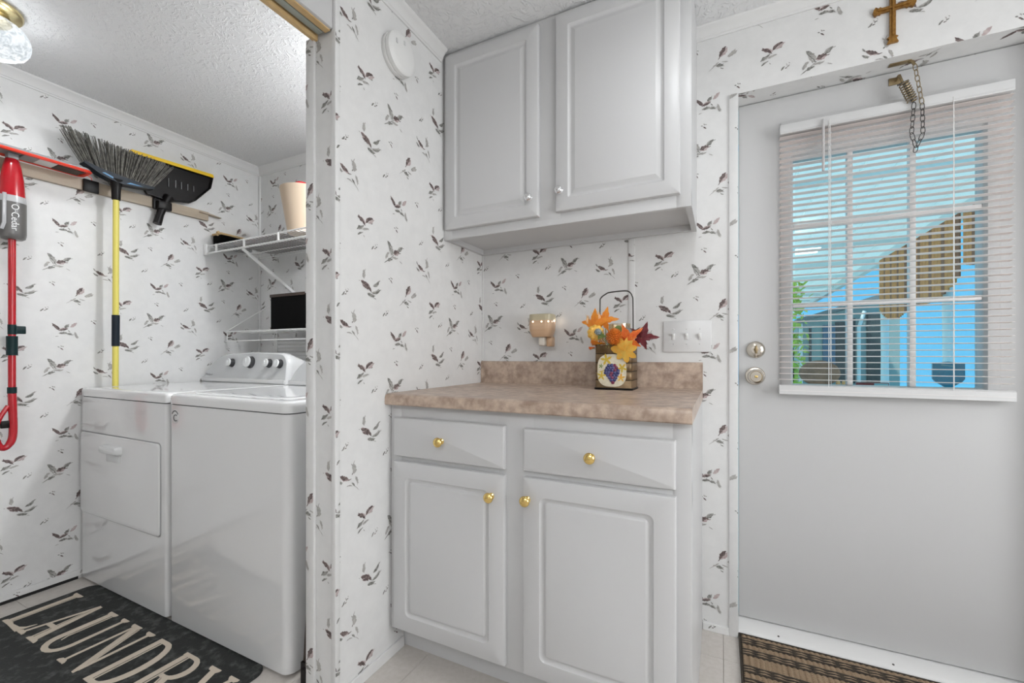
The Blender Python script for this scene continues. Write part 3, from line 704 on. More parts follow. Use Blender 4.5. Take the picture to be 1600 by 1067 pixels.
# ---------------------------------------------------------------- smoke detector
sd = empty('smoke_detector', (XP, 1.162, 2.07), 'round white smoke detector high on the partition wall', 'smoke detector')
part(MB().lathe([(0, 0), (.068, 0), (.070, .004), (.070, .014), (.067, .016), (.067, .018), (.070, .020), (.069, .032), (.064, .037), (.050, .040), (0, .041)], (XP, 1.162, 2.068), (1, 0, 0), 48), 'case', M['detector'], sd)
part(MB().box(XP + .0405, XP + .0425, 1.120, 1.128, 2.078, 2.094, .001), 'test_button', M['sticker'], sd)
part(MB().box(XP + .0405, XP + .0425, 1.158, 1.166, 2.094, 2.108, .001), 'indicator', M['sticker'], sd)

# ---------------------------------------------------------------- laundry machines
WY, WB = .907, 1.61
def machine(x0, x1, name, label, rad):
    o = empty(name, ((x0 + x1) / 2, 1.25, 0), label, name.replace('_', ' ').replace('clothes ', ''))
    body = [[(x, y, z) for x, y in rrect(x0, x1, WY, WB, rad, 6)] for z in (.012, .8405)]
    part(MB().loft(body), 'cabinet', M['enamel'], o)
    part(MB().loft([[(x, y, z) for x, y in rrect(x0 + .004, x1 - .004, WY + .004, WB, rad, 6)] for z in (.838, .846)]), 'shadow_gap', M['gap'], o)
    rings = []
    for i_, z in ((0, .844), (0, .866), (.002, .874), (.007, .880), (.014, .8825), (.03, .8835)):
        rings.append([(x, y, z) for x, y in rrect(x0 + i_, x1 - i_, WY - .002 + i_, WB - i_, max(rad - i_ * .5, .004), 6)])
    tp = part(MB().loft(rings), 'top', M['enamel'], o)
    return o, tp
def console(x0, x1, parent, knobs):
    """sloped control console; outline in the x-z plane with big round shoulders"""
    def outline(i_, top):
        W = x1 - x0; pts = []
        lx, rx = x0 + i_, x1 - i_
        pts.append((lx, .884)); pts.append((lx + .006, .905))
        for k in range(9):
            t = k / 8; pts.append((lx + .014 + .20 * t ** 1.25, .915 + (top - .917) * sin(t * pi / 2) ** .92))
        pts.append((x0 + W * .55, top + .004)); pts.append((rx - .12, top))
        for k in range(7):
            a = R(90 - 90 * k / 6); pts.append((rx - .075 + .065 * cos(a), top - .075 + .073 * sin(a)))
        pts.append((rx - .004, .905)); pts.append((rx, .884)); return pts
    def ring(i_, top, y0, y1):
        return [(x, y0 + (y1 - y0) * (z - .884) / .16, z - (.002 if False else 0)) for x, z in outline(i_, top)]
    rings = [ring(0, 1.044, 1.455, 1.478), ring(.001, 1.042, 1.430, 1.458), ring(.008, 1.036, 1.420, 1.450)]
    back = [(x, 1.60, z if z < .9 else .884 + (z - .884) * .72) for x, z in outline(.01, 1.04)]
    c_ = part(MB().loft([back] + rings, True, False), 'console', M['enamel'], parent, sharp=50)
    face = ring(.008, 1.036, 1.420, 1.450)
    mb = MB(); inner = [(x * .985 + (x0 + x1) / 2 * .015, y + .0006, .884 + (z - .884) * .965 + .006) for x, y, z in face]
    mb.loft([face, inner], False, True); part(mb, 'control_panel', M['consolegrey'], c_, sharp=20)
    nrm = V((0, -1, .18)).normalized()
    mb = MB(); mb.box(x0 + .012, x1 - .012, 1.4155, 1.428, .886, .906, .002); part(mb, 'lower_strip', M['enamel'], c_)
    for x, z, r in knobs:
        y = 1.420 + .030 * (z - .884) / .16
        kb = part(MB().lathe([(r * 1.12, 0), (r * 1.12, .004), (r, .006), (r * .98, .022), (r * .9, .0245)], (x, y, z), nrm, 28), 'dial', M['knobdark'], c_)
        part(MB().lathe([(r * .9, .022), (r * 1.0, .022), (r * 1.0, .026), (r * .9, .0285), (0, .029)], (x, y, z), nrm, 28).box(x - .0015, x + .0015, y - .031, y - .027, z - r * .1, z + r * .8, 0), 'dial_cap', M['knobwhite'], kb)
    return c_
dy, dtop = machine(-2.656, -1.934, 'clothes_dryer', 'white front-load dryer beside the hanging broom', .014)
# dryer door with a handle
mb = MB(); rings = []
for i_, d_ in ((0, .001), (0, -.004), (.002, -.0065), (.006, -.0075)):
    rings.append([(x, WY + d_, z) for x, z in rrect(-2.646 + i_, -1.975 - i_, .317 + i_, .682 - i_, .018, 5)])
dd = part(mb.loft(rings), 'door', M['enamel'], dy)
part(MB().loft([[(x, WY + y, z) for x, z in rrect(-2.650, -1.971, .313, .686, .02, 5)] for y in (.001, -.0008)]), 'door_gap', M['greyplastic'], dy)
hb = MB(); rings = []
for y, g in ((-.006, .0), (-.022, .002), (-.030, .006), (-.032, .012)): rings.append([(x, WY + y, z) for x, z in rrect(-2.410 + g, -2.258 - g, .607 + g, .646 - g, .010, 4)])
part(hb.loft(rings), 'handle', M['knobwhite'], dd)
part(MB().box(-2.392, -2.274, WY - .0095, WY - .006, .572, .606, .002), 'finger_pull', M['enamel_side'], dd)
c1 = console(-2.664, -1.940, dy, [(-2.405, .988, .021), (-2.245, .992, .029), (-2.093, .988, .021), (-2.010, .986, .021)])
text_mesh('Whirlpool', .016, Matrix.Translation((-2.590, 1.4215, .924)) @ Matrix.Rotation(R(80), 4, 'X'), M['printgrey'], 'brand_name', c1)
text_mesh('SENSOR', .008, Matrix.Translation((-1.985, 1.4215, .924)) @ Matrix.Rotation(R(80), 4, 'X'), M['printgrey'], 'model_print', c1) if False else None
wa, wtop = machine(-1.926, -1.228, 'clothes_washer', 'white top-load washing machine next to the partition', .034)
# lid set into the top
lidr = []
for i_, z in ((0, .8830), (.002, .8850), (.010, .8865), (.05, .8870)): lidr.append([(x, y, z) for x, y in rrect(-1.860 + i_, -1.294 - i_, WY + .04 + i_, 1.375 - i_, .05, 6)])
part(MB().loft(lidr), 'lid', M['enamel'], wa)
console(-1.930, -1.232, wa, [(-1.70, .992, .021), (-1.56, .992, .029), (-1.42, .988, .021), (-1.34, .986, .021)])
bdg = part(MB().lathe([(0, 0), (.027, 0), (.026, .0006), (0, .0008)], (-1.871, WY, .797), (0, -1, 0), 32), 'badge', M['sticker'], wa)
text_mesh('C', .038, Matrix.Translation((-1.870, WY - .0012, .790)) @ Matrix.Rotation(R(90), 4, 'X'), M['knobdark'], 'badge_mark', bdg)
mb = MB()
for k in range(9):
    a = R(30 + 15 * k); mb.box(-.0025, .0025, -.0004, .0004, -.002, .002, mtx=Matrix.Translation((-1.871 + .021 * cos(a), WY - .0012, .797 + .021 * sin(a))))
part(mb, 'badge_print', M['knobdark'], bdg)
# dark panels standing in for the shade between washer and partition
for k, (x0, x1, y0, zt) in enumerate(((-1.206, -1.190, .940, .42), (-1.178, -1.162, .918, .17))):
    o = empty('gap_shade', (x0, y0, 0), ('taller' if k == 0 else 'shorter') + ' dark brown panel painted in for shade in the gap beside the washer', 'board')
    mb = MB(); mb.prism([(x0, y0, 0), (x0, y0 + .5, 0), (x0, y0 + .5, zt), (x0, y0 + .03, zt)], (x1 - x0, 0, 0)); part(mb, 'gap_shade_panel', M['darkwood'], o)
    part(MB().box(x0 - .002, x1 + .002, y0 - .004, y0 + .012, 0, .05), 'gap_shade_foot', M['blackp'], o)

# ---------------------------------------------------------------- LAUNDRY mat
lm = empty('laundry_mat', (-1.93, .69, 0), 'black mat lettered LAUNDRY in front of the washer and dryer', 'mat')
rg = [[(x, y, z) for x, y in rrect(-2.520 + i_, -1.332 - i_, .475 + i_, .914 - i_, .045, 8)] for i_, z in ((0, .0005), (0, .005), (.003, .008), (.02, .0085))]
part(MB().loft(rg), 'mat_body', M['rug'], lm)
LH0, LH1 = .622, .836
def glyph(x0, w_, polys):
    mb = MB()
    for q_, pl in enumerate(polys): mb.prism([(x0 + a * w_, LH0 + b_ * (LH1 - LH0), .0084) for a, b_ in pl], (0, 0, .0012 + .00018 * q_))
    part(mb, 'letter', M['cream'], lm)
def arcpts(cx, cy, rx, ry, a0, a1, n=10): return [(cx + rx * cos(R(a0 + (a1 - a0) * i / n)), cy + ry * sin(R(a0 + (a1 - a0) * i / n))) for i in range(n + 1)]
def ser(x0, x1, y, up=1, e=.09, h=.07):
    """bracketed serif bar from x0 to x1 at height y"""
    return [(x0 - e, y), (x1 + e, y), (x1 + e, y + up * h * .45), (x1, y + up * h), (x0, y + up * h), (x0 - e, y + up * h * .45)]
def stem(a0, a1, b0, b1, thick, thin=.035, gap=.035):
    """thick stroke from a (bottom) to b (top) with a thin inline stroke beside it"""
    return [[(a0, a1), (a0 + thick, a1), (b0 + thick, b1), (b0, b1)], [(a0 + thick + gap, a1), (a0 + thick + gap + thin, a1), (b0 + thick + gap + thin, b1), (b0 + thick + gap, b1)]]
glyph(-2.482, .14, stem(.06, .04, .06, .95, .16) + [ser(.02, .40, .0, 1, .05), ser(.03, .33, 1, -1, .07), [(.35, 0), (.98, -.02), (1.06, .24), (.95, .12), (.80, .07), (.35, .05)]])
glyph(-2.345, .155, [[(.12, .03), (.20, .03), (.55, .97), (.48, 1.0)], [(.68, .03), (.88, .03), (.60, .99), (.50, .99)], [(.60, .03), (.64, .03), (.50, .86), (.47, .88)], [(.28, .30), (.68, .30), (.66, .37), (.31, .37)], ser(.08, .24, 0, 1, .06), ser(.62, .92, 0, 1, .06)])
glyph(-2.185, .145, [[(.10, .95), (.28, .95)] + [(p[0], p[1]) for p in arcpts(.55, .26, .27, .20, 180, 360)][::1] + [(.82, .95), (.91, .95)] + [(p[0], p[1]) for p in arcpts(.53, .26, .43, .28, 0, -180)], ser(.08, .36, 1, -1, .05), ser(.78, .94, 1, -1, .06), [(.33, .92), (.36, .92), (.36, .34), (.42, .24), (.38, .24), (.33, .34)]])
glyph(-2.005, .150, [[(.12, .03), (.20, .03), (.20, .96), (.12, .96)], [(.14, .98), (.34, .98), (.88, .05), (.88, -.01), (.80, -.01)], [(.38, .95), (.42, .95), (.86, .18), (.86, .10)], [(.82, .05), (.90, .05), (.90, .97), (.82, .97)], ser(.08, .34, 1, -1, .06), ser(.78, .94, 1, -1, .07), ser(.08, .24, 0, 1, .06)])
glyph(-1.825, .150, stem(.10, .04, .10, .96, .15) + [[(.10, 1.0), (.45, 1.0)] + arcpts(.45, .5, .48, .5, 90, -90, 14) + [(.10, 0), (.10, .07), (.42, .07)] + arcpts(.42, .5, .33, .43, -90, 90, 14) + [(.10, .93)]])
glyph(-1.660, .150, stem(.10, .04, .10, .96, .15) + [ser(.08, .36, 0, 1, .05), [(.08, 1.0), (.48, 1.0)] + arcpts(.48, .76, .36, .24, 90, -90, 10) + [(.34, .52), (.34, .58), (.46, .58)] + arcpts(.46, .76, .22, .18, -90, 90, 10) + [(.08, .94)], [(.46, .54), (.62, .54), (.95, .06), (1.06, .0), (.84, 0)], [(.40, .54), (.44, .54), (.80, .0), (.76, 0)]])
glyph(-1.500, .140, [[(.42, .03), (.58, .03), (.58, .46), (.24, .98), (.06, .98), (.42, .44)], [(.62, .03), (.655, .03), (.655, .46), (.90, .97), (.80, .97), (.60, .52)], ser(.02, .28, 1, -1, .05), ser(.76, .94, 1, -1, .06), ser(.38, .70, 0, 1, .06)])

# ---------------------------------------------------------------- woven door mat
dm = empty('door_mat', (.6, 1.6, 0), 'brown and black striped woven mat at the door threshold', 'mat')
part(MB().box(.057, 1.02, 1.25, 1.786, .001, .006, .002).box(.057, .063, 1.25, 1.786, .004, .011, .002).box(.057, 1.02, 1.780, 1.786, .004, .011, .002), 'mat_backing', M['blackcord'], dm)
# braided tan row: overlapping beads
mb = MB(); x = .066; k = 0
while x < 1.005:
    p0, p1 = V((x, .0034, .0066)), V((x + .018, -.0034, .0066))
    mb.tube([p0, p0 * .65 + p1 * .35 + V((0, 0, .001)), p0 * .35 + p1 * .65 + V((0, 0, .001)), p1], [.001, .0038, .0038, .001], 5); x += .0158; k += 1
tan_row = mb.mesh('strand', M['tancord'])
mb = MB(); mb.tube([(.066 + i * .03, 0, .008 + (.0012 if i % 2 else 0)) for i in range(32)], .0046, 6); black_row = mb.mesh('strand', M['blackcord'])
mb = MB(); mb.tube([(.066 + i * .02, (.0006 if i % 2 else -.0006), .0122 + (.001 if i % 2 else -.0022)) for i in range(47)], .0017, 5); thin_row = mb.mesh('strand', M['tancord'])
y = 1.774; seq = ['t', 't', 'b', 'n', 'b', 'n', 'b', 't', 't', 't', 'b', 'n', 'b', 'n', 'b', 't', 't', 't', 't']
i = 0
while y > 1.26:
    q = seq[i % len(seq)]; s_ = link('strand', {'t': tan_row, 'b': black_row, 'n': thin_row}[q], dm)
    s_.location = (-.6, y - 1.6, 0); y -= {'t': .0092, 'b': .0096, 'n': .0030}[q]; i += 1

# ---------------------------------------------------------------- ceiling lamps
def lamp(x, y, zc, power, label):
    o = empty('ceiling_lamp', (x, y, zc), label, 'ceiling lamp', 'crystal jar ceiling lamps')
    part(MB().lathe([(0, 0), (.078, 0), (.084, -.006), (.084, -.014), (.080, -.020), (.062, -.024), (.052, -.026)], (x, y, zc), (0, 0, 1), 40), 'canopy', M['canopybrass'], o)
    part(MB().lathe([(.052, -.024), (.050, -.034), (.055, -.046)], (x, y, zc), (0, 0, 1), 32), 'fitter', M['canopybrass'], o)
    # pressed-glass jar: facets alternate in and out
    mb = MB(); n = 36; prof = [(.056, -.044), (.075, -.054), (.092, -.072), (.100, -.095), (.0985, -.118), (.088, -.140), (.066, -.154), (.030, -.161), (.002, -.162)]
    rings = []
    for k, (r, h) in enumerate(prof):
        rings.append([(x + r * (1 + (.035 if (i + k) % 2 else -.02)) * cos(2 * pi * i / n), y + r * (1 + (.035 if (i + k) % 2 else -.02)) * sin(2 * pi * i / n), zc + h) for i in range(n)])
    part(mb.loft(rings, False, True), 'glass_jar', M['crystal'], o, sharp=4)
    l = bpy.data.lights.new('bulb', 'POINT'); l.shadow_soft_size = .06; l.energy = power[0]; l.color = (.985, .99, 1.0)
    lo = bpy.data.objects.new('bulb', l); COL.objects.link(lo); lo.parent = o; lo.location = (0, 0, -.110)
    l = bpy.data.lights.new('bulb_down', 'AREA'); l.shape = 'DISK'; l.size = .11; l.energy = power[1]; l.color = (.985, .99, 1.0)
    lo = bpy.data.objects.new('bulb_down', l); COL.objects.link(lo); lo.parent = o; lo.location = (0, 0, -.120)
lamp(-2.25, .53, ZCC, LAMP_CLOSET, 'pressed-glass jar lamp with brass canopy on the closet ceiling')
lamp(-1.222, 1.40, ZCC, LAMP_CLOSET_FILL, 'added pressed-glass fill lamp hidden behind the partition above the washer')  # made-up jar lamp out of view, fills the closet with light
lamp(-.02, 1.0, ZC, LAMP_ROOM, 'pressed-glass jar lamp with brass canopy on the ceiling before the door')

# ---------------------------------------------------------------- tool rail on the closet wall
tr = empty('tool_rail', (XL, 1.0, 1.82), 'long wooden tool rail screwed to the closet wall', 'rail')
mb = MB(); mb.prism([(XL, .30, 1.785), (XL, 1.452, 1.803), (XL, 1.452, 1.852), (XL, .30, 1.838)], (.018, 0, 0)); part(mb, 'board', M['wood'], tr)
part(MB().prism([(XL, 1.40, 1.838), (XL, 1.52, 1.836), (XL, 1.44, 1.846)], (.03, 0, 0)), 'end_peg', M['wood'], tr)
for y in (.93, 1.20):
    part(MB().box(XL + .018, XL + .032, y - .02, y + .035, 1.79, 1.846, .003), 'rubber_clip', M['blackp'], tr)

# ---------------------------------------------------------------- spray mop hung head up
XM = -2.600; YM = .678
mp_ = empty('spray_mop', (XM, YM, .64), 'red and grey spray mop hung upside down on the closet wall', 'mop')
mb = MB(); rings = []
for i_, z in ((0, 1.853), (0, 1.862), (.004, 1.866)): rings.append([(x, y, z) for x, y in rrect(XM - .044 + i_, XM + .060 - i_, .43 + i_, .905 - i_, .022, 6)])
hd_ = part(mb.loft(rings), 'head_plate', M['greyplastic'], mp_)
mb = MB(); rings = []
for i_, z in ((0, 1.856), (-.003, 1.851), (0, 1.846), (.006, 1.844), (.012, 1.846), (.013, 1.853)): rings.append([(x, y, z) for x, y in rrect(XM - .046 + i_, XM + .062 - i_, .428 + i_, .907 - i_, .022, 6)])
part(mb.loft(rings, False, False), 'head_rim', M['orange_red'], hd_)
part(MB().box(XM - .030, XM + .045, .80, .885, 1.845, 1.854, .002), 'pad_grip', M['darkwood'], hd_); part(MB().box(XM - .030, XM + .045, .745, .80, 1.847, 1.854, .002), 'pad_window', M['cordwhite'], hd_)
part(MB().box(XM - .030, XM + .045, .70, .745, 1.846, 1.854, .002), 'pad_grip', M['greyplastic'], hd_)
part(MB().tube([(XM + .02, .90, 1.845), (XM + .02, .915, 1.838), (XM + .02, .918, 1.828)], .0015, 5), 'hook_wire', M['orange_red'], hd_)
part(MB().box(XM - .018, XM + .018, YM - .016, YM + .016, 1.828, 1.852, .004), 'swivel', M['greyplastic'], mp_)
def ell(ry, rx, z, oy=0, n=24): return [(XM + rx * cos(2 * pi * i / n), YM + oy + ry * sin(2 * pi * i / n), z) for i in range(n)]
part(MB().loft([ell(.014, .014, 1.834), ell(.020, .020, 1.826), ell(.026, .025, 1.80), ell(.034, .031, 1.745), ell(.037, .034, 1.70), ell(.038, .035, 1.676)]), 'shroud', M['red'], mp_)
part(MB().loft([ell(.0385, .0355, 1.676), ell(.040, .036, 1.660), ell(.041, .037, 1.650)]), 'tank_collar', M['tankclear'], mp_)
tk = part(MB().loft([ell(.041, .037, 1.650), ell(.041, .037, 1.525), ell(.038, .034, 1.508), ell(.030, .028, 1.502)]), 'tank', M['tank'], mp_)
part(MB().tube([(XM + .030, YM - .028, 1.68), (XM + .031, YM - .029, 1.56), (XM + .024, YM - .034, 1.535)], .006, 8), 'tank_handle', M['tankclear'], tk)
ang = math.atan2(0 - YM, 0 - XM)      # side turned to the room
nx_, ny_ = cos(ang), sin(ang)
zc_ = Vector_ = V((nx_, ny_, 0)); xt = V((0, 0, -1)); yt = zc_.cross(xt)
mt = Matrix((( xt.x, yt.x, zc_.x, XM + nx_ * .0385), (xt.y, yt.y, zc_.y, YM + ny_ * .0385 + .008), (xt.z, yt.z, zc_.z, 1.587), (0, 0, 0, 1)))
text_mesh('O·Cedar', .030, mt, M['printwhite'], 'brand_name', tk, .0012)
part(MB().tube([(XM, YM, 1.51), (XM, YM, .80)], .0115, 16), 'pole', M['red'], mp_)
part(MB().tube([(XM, YM, 1.108), (XM, YM, 1.030)], .0165, 16).box(XM - .008, XM + .008, YM, YM + .038, 1.118, 1.15, .003).tube([(XM, YM, 1.155), (XM, YM, 1.115)], .0125, 14), 'grip_sleeve', M['teal'], mp_)
part(MB().tube([(XM, YM, .90), (XM, YM, .875)], .0138, 16), 'band', M['teal'], mp_)
loop = [(XM, YM, .88), (XM, YM + .002, .80), (XM, YM + .003, .72), (XM, YM - .002, .680), (XM, YM - .018, .656), (XM, YM - .034, .664), (XM, YM - .044, .700), (XM, YM - .042, .745), (XM, YM - .030, .785), (XM, YM - .010, .825)]
def smooth(pts, n=4):
    P = [V(p) for p in pts]; out = []
    for i in range(len(P) - 1):
        a, b_, c_, d_ = P[max(i - 1, 0)], P[i], P[i + 1], P[min(i + 2, len(P) - 1)]
        for k in range(n):
            t = k / n; out.append(.5 * ((2 * b_) + (c_ - a) * t + (2 * a - 5 * b_ + 4 * c_ - d_) * t * t + (3 * b_ - a - 3 * c_ + d_) * t ** 3))
    return out + [P[-1]]
lp = smooth(loop); part(MB().tube(lp, [.0128 if i < 14 else .0115 if i < 24 else .008 for i in range(len(lp))], 12), 'loop_handle', M['red'], mp_)
part(MB().box(XM - .006, XM + .006, YM - .032, YM - .006, .735, .765, .003), 'trigger', M['blackp'], mp_)

# ---------------------------------------------------------------- broom standing on the dryer
XQ = -2.580; YQ = 1.005
br_ = empty('angle_broom', (XQ, YQ, .885), 'angled broom with grey bristles up and a yellow pole', 'broom')
part(MB().tube([(XQ + .004, YQ - .004, .8845), (XQ, YQ, 1.79)], .0118, 16), 'pole', M['yellow'], br_)
part(MB().tube([(XQ + .003, YQ - .003, 1.073), (XQ + .002, YQ - .002, 1.22)], .0148, 16), 'grip', M['navy'], br_)
part(MB().lathe([(.0125, 0), (.0165, .002), (.0175, .05), (.021, .075), (.030, .095)], (XQ, YQ, 1.765), (0, 0, 1), 20), 'ferrule', M['blackp'], br_)
capo = [(.882, 1.893), (.94, 1.862), (.985, 1.848), (1.03, 1.843), (1.09, 1.851), (1.146, 1.862), (1.150, 1.873), (1.10, 1.873), (1.02, 1.880), (.94, 1.889), (.886, 1.900)]
mb = MB(); mb.prism([(XQ - .024, y, z) for y, z in capo], (.048, 0, 0)); cp = part(mb, 'bristle_cap', M['navy'], br_)
part(MB(), 'blue_panel', M['bluecap'], cp)
part(MB().prism([(XQ + .0242, y, z) for y, z in ((1.035, 1.851), (1.075, 1.855), (1.10, 1.859), (1.05, 1.860))], (.001, 0, 0)).prism([(XQ + .0242, y, z) for y, z in ((.945, 1.870), (.985, 1.856), (.985, 1.864), (.955, 1.874))], (.001, 0, 0)), 'blue_panel', M['bluecap'], cp)
mb = MB(); rnd = random.Random(3)
for i in range(460):
    t = rnd.random(); q = rnd.uniform(-1, 1)
    y0 = .888 + .258 * t; z0 = 1.893 - .022 * t
    y1 = .815 + .415 * t + rnd.uniform(-.006, .006); z1 = 2.034 - .020 * t - .012 * abs(q) + rnd.uniform(-.008, .006)
    x0 = XQ + q * .020; x1 = XQ + q * .036 + rnd.uniform(-.004, .004)
    w_ = rnd.uniform(.0008, .0016)
    mb.tube([(x0, y0, z0), ((x0 + x1) / 2, (y0 + y1) / 2 + rnd.uniform(-.003, .003), (z0 + z1) / 2), (x1, y1, z1)], [w_ * 1.3, w_ * 1.2, w_], 4)
o = part(mb, 'bristles', M['bristle'], br_); o['kind'] = 'stuff'

# ---------------------------------------------------------------- dustpan
dp = empty('dustpan', (-2.64, 1.25, 1.72), 'black dustpan with yellow lip clipped behind the broom', 'dustpan')
XD = XL + .030
outl = [(1.080, 2.035), (1.462, 2.052), (1.464, 2.046), (1.452, 1.985), (1.372, 1.888), (1.345, 1.868), (1.235, 1.846), (1.15, 1.852), (1.095, 1.93)]
mb = MB()
front = [(XD + .014, y, z) for y, z in outl]; back = [(XD - .004, y, z) for y, z in outl]
ctr = V((0, 1.27, 1.96)); inner = [(XD + .002, ctr.y + (y - ctr.y) * .94, ctr.z + (z - ctr.z) * .92) for y, z in outl]
mb.loft([back, front, [(XD + .014, ctr.y + (y - ctr.y) * .97, ctr.z + (z - ctr.z) * .965) for y, z in outl], inner]); pn = part(mb, 'pan', M['blackp'], dp)
part(MB().prism([(XD - .006, 1.078, 2.033), (XD - .006, 1.464, 2.049), (XD - .006, 1.460, 2.066), (XD - .006, 1.082, 2.049)], (.026, 0, 0)), 'lip', M['panyellow'], dp)
for k, y in enumerate((1.245, 1.278, 1.305, 1.336, 1.365)):
    part(MB().prism([(XD + .002, y, 1.925 + .012 * k * .3), (XD + .002, y + .0022, 1.925 + .012 * k * .3), (XD + .002, y + .0022, 1.97), (XD + .002, y, 1.97)], (.004, 0, 0)), 'rib', M['greyplastic'], pn)
part(MB().tube([(XD + .008, 1.245, 1.87), (XD + .010, 1.222, 1.82), (XD + .010, 1.205, 1.765), (XD + .010, 1.192, 1.712)], [.022, .019, .017, .019], 14).box(XD - .006, XD + .03, 1.19, 1.252, 1.79, 1.835, .006), 'handle', M['blackp'], dp)

# ---------------------------------------------------------------- wire shelf
SF, SZ = 1.445, 1.655
ws = empty('wire_shelf', (-1.9, YB, SZ), 'long white wire shelf on the closet back wall', 'shelf')
mb = MB()
for y, z in ((SF, SZ), (SF - .002, SZ - .042)): part(MB().tube([(XL + .004, y, z), (XPI - .002, y, z)], .0042, 8), 'front_rod', M['wire'], ws)
for y in (SF + .10, SF + .21, YB - .008): part(MB().tube([(XL + .004, y, SZ - .006), (XPI - .002, y, SZ - .006)], .0035, 8), 'cross_rod', M['wire'], ws)
wm = MB().tube([(0, 0, 0), (0, YB - SF - .006, 0)], .0016, 5).mesh('deck_wire', M['wire'])
x = XL + .02
while x < XPI - .01:
    t_ = link('deck_wire', wm, ws); t_.location = V((x, SF, SZ - .001)) - ws.location; x += .0254
for x in (-2.56, -2.31, -2.03, -1.75, -1.47, -1.22): part(MB().box(x - .005, x + .005, SF - .006, SF + .003, SZ - .044, SZ + .003, .001), 'lip_tie', M['wire'], ws)
for x in (-2.335, -1.45): part(MB().prism([(x - .006, SF + .004, SZ - .038), (x - .006, SF + .004, SZ - .052), (x - .006, YB - .002, 1.395), (x - .006, YB - .002, 1.415)], (.012, 0, 0)), 'support_brace', M['wire'], ws)
part(MB().box(XL, XL + .028, SF - .012, SF + .012, SZ - .052, SZ + .010, .003), 'end_bracket', M['wire'], ws)
# things on the shelf
cu = empty('storage_cup', (-1.955, 1.53, SZ + .003), 'tan ribbed plastic bin on the wire shelf', 'bin')
prof = [(0, 0), (.072, 0), (.074, .004)]
for k in range(22):
    r = .074 + .034 * (k / 21) ** 1.0; prof += [(r, .008 + k * .0098), (r + .0016, .0128 + k * .0098)]
prof += [(.110, .228), (.107, .228), (.104, .215), (.07, .01), (0, .008)]
part(MB().lathe(prof, (-1.955, 1.53, SZ + .003), (0, 0, 1), 48), 'bin_wall', M['cup'], cu)
rc = empty('red_bottle', (-1.99, 1.55, SZ + .015), 'red topped bottle inside the tan bin', 'bottle')
part(MB().lathe([(0, 0), (.03, 0), (.032, .01), (.032, .17), (.028, .21)], (-1.99, 1.545, SZ + .013), (0, 0, 1), 24), 'bottle_body', M['cordwhite'], rc)
part(MB().lathe([(.034, .21), (.036, .215), (.036, .255), (.030, .268), (0, .270)], (-1.99, 1.545, SZ + .013), (0, 0, 1), 24), 'bottle_cap', M['redcap'], rc)
bx_ = empty('lidded_box', (-2.62, 1.55, SZ), 'black box with a tan wooden lid on the wire shelf', 'box')
part(MB().box(-2.655, -2.575, 1.478, 1.66, SZ + .003, SZ + .068, .004), 'box_body', M['blackmatte'], bx_)
part(MB().box(-2.66, -2.57, 1.472, 1.665, SZ + .068, SZ + .080, .005), 'box_lid', M['tan'], bx_)
part(MB().tube([(-2.60, 1.474, SZ + .062), (-2.60, 1.470, SZ + .082), (-2.585, 1.470, SZ + .082)], .006, 6), 'latch', M['tan'], bx_)
fb = empty('folded_bag', (-2.3, 1.62, SZ), 'dark folded bag lying flat on the wire shelf', 'bag')
mb = MB(); rings = [[(x, y, SZ + .003 + h) for x, y in rrect(-2.52 + i_, -2.07 - i_, 1.50 + i_, 1.755 - i_, .03, 4)] for i_, h in ((0.008, 0), (0, .006), (.004, .016), (.03, .02))]
part(mb.loft(rings), 'bag_body', M['darkwood'], fb); part(MB().tube(smooth([(-2.12, 1.56, SZ + .018), (-2.09, 1.55, SZ + .036), (-2.07, 1.56, SZ + .046), (-2.05, 1.60, SZ + .04), (-2.07, 1.64, SZ + .02)]), .007, 6), 'bag_strap', M['blackp'], fb)
# ---- small lower rack
LF, LZ = 1.55, 1.17
lr = empty('wire_rack', (-2.3, YB, LZ), 'small white wire rack above the dryer console', 'rack')
XA_, XB_ = -2.640, -1.955
def wire(pts, name, r=.003): part(MB().tube(pts, r, 8), name, M['wire'], lr)
wire(smooth([(XA_, LF, LZ), (XA_, LF, LZ - .03), (XA_, LF, LZ - .05), (XA_ + .008, LF, LZ - .056), (XA_ + .03, LF, LZ - .056), (XB_ - .03, LF, LZ - .054), (XB_ - .004, LF, LZ - .053), (XB_, LF, LZ - .045), (XB_, LF, LZ), (XB_, LF, LZ + .03), (XB_ + .008, LF + .004, LZ + .045), (XB_ + .03, LF + .02, LZ + .06)], 3), 'front_loop')
wire([(XA_, LF, LZ), (XB_, LF, LZ)], 'front_rod')
for y in (LF + .07, LF + .14, YB - .004): wire([(XA_ + .004, y, LZ - .002), (XB_, y, LZ - .002)], 'deck_rod', .0026)
wire(smooth([(XA_, LF, LZ), (XA_ + .008, LF + .014, LZ + .016), (-2.51, YB - .004, 1.362)], 4), 'side_stay')
wire([(-2.51, YB - .004, 1.362), (-2.53, YB - .004, .94)], 'wall_upright', .0035); wire([(-2.49, YB - .004, 1.362), (-2.505, YB - .004, .94)], 'wall_upright', .0035)
for k in range(12):
    x = XA_ + .04 + k * .055; wire([(x, LF, LZ - .0005), (x, YB - .004, LZ - .0005)], 'deck_wire', .0018)
bk = empty('black_organizer', (-2.2, 1.66, LZ), 'black open-front fabric bin on the small wire rack', 'bin')
mb = MB(); mb.box(-2.318, -2.03, 1.60, 1.755, LZ + .004, LZ + .20, .004); part(mb, 'bin_body', M['blackmatte'], bk)
mb = MB(); mb.box(-2.318, -2.03, 1.597, 1.60, LZ + .19, LZ + .206, .001).box(-2.322, -2.316, 1.597, 1.757, LZ + .19, LZ + .206, .001); part(mb, 'bin_rim', M['darkwood'], bk)
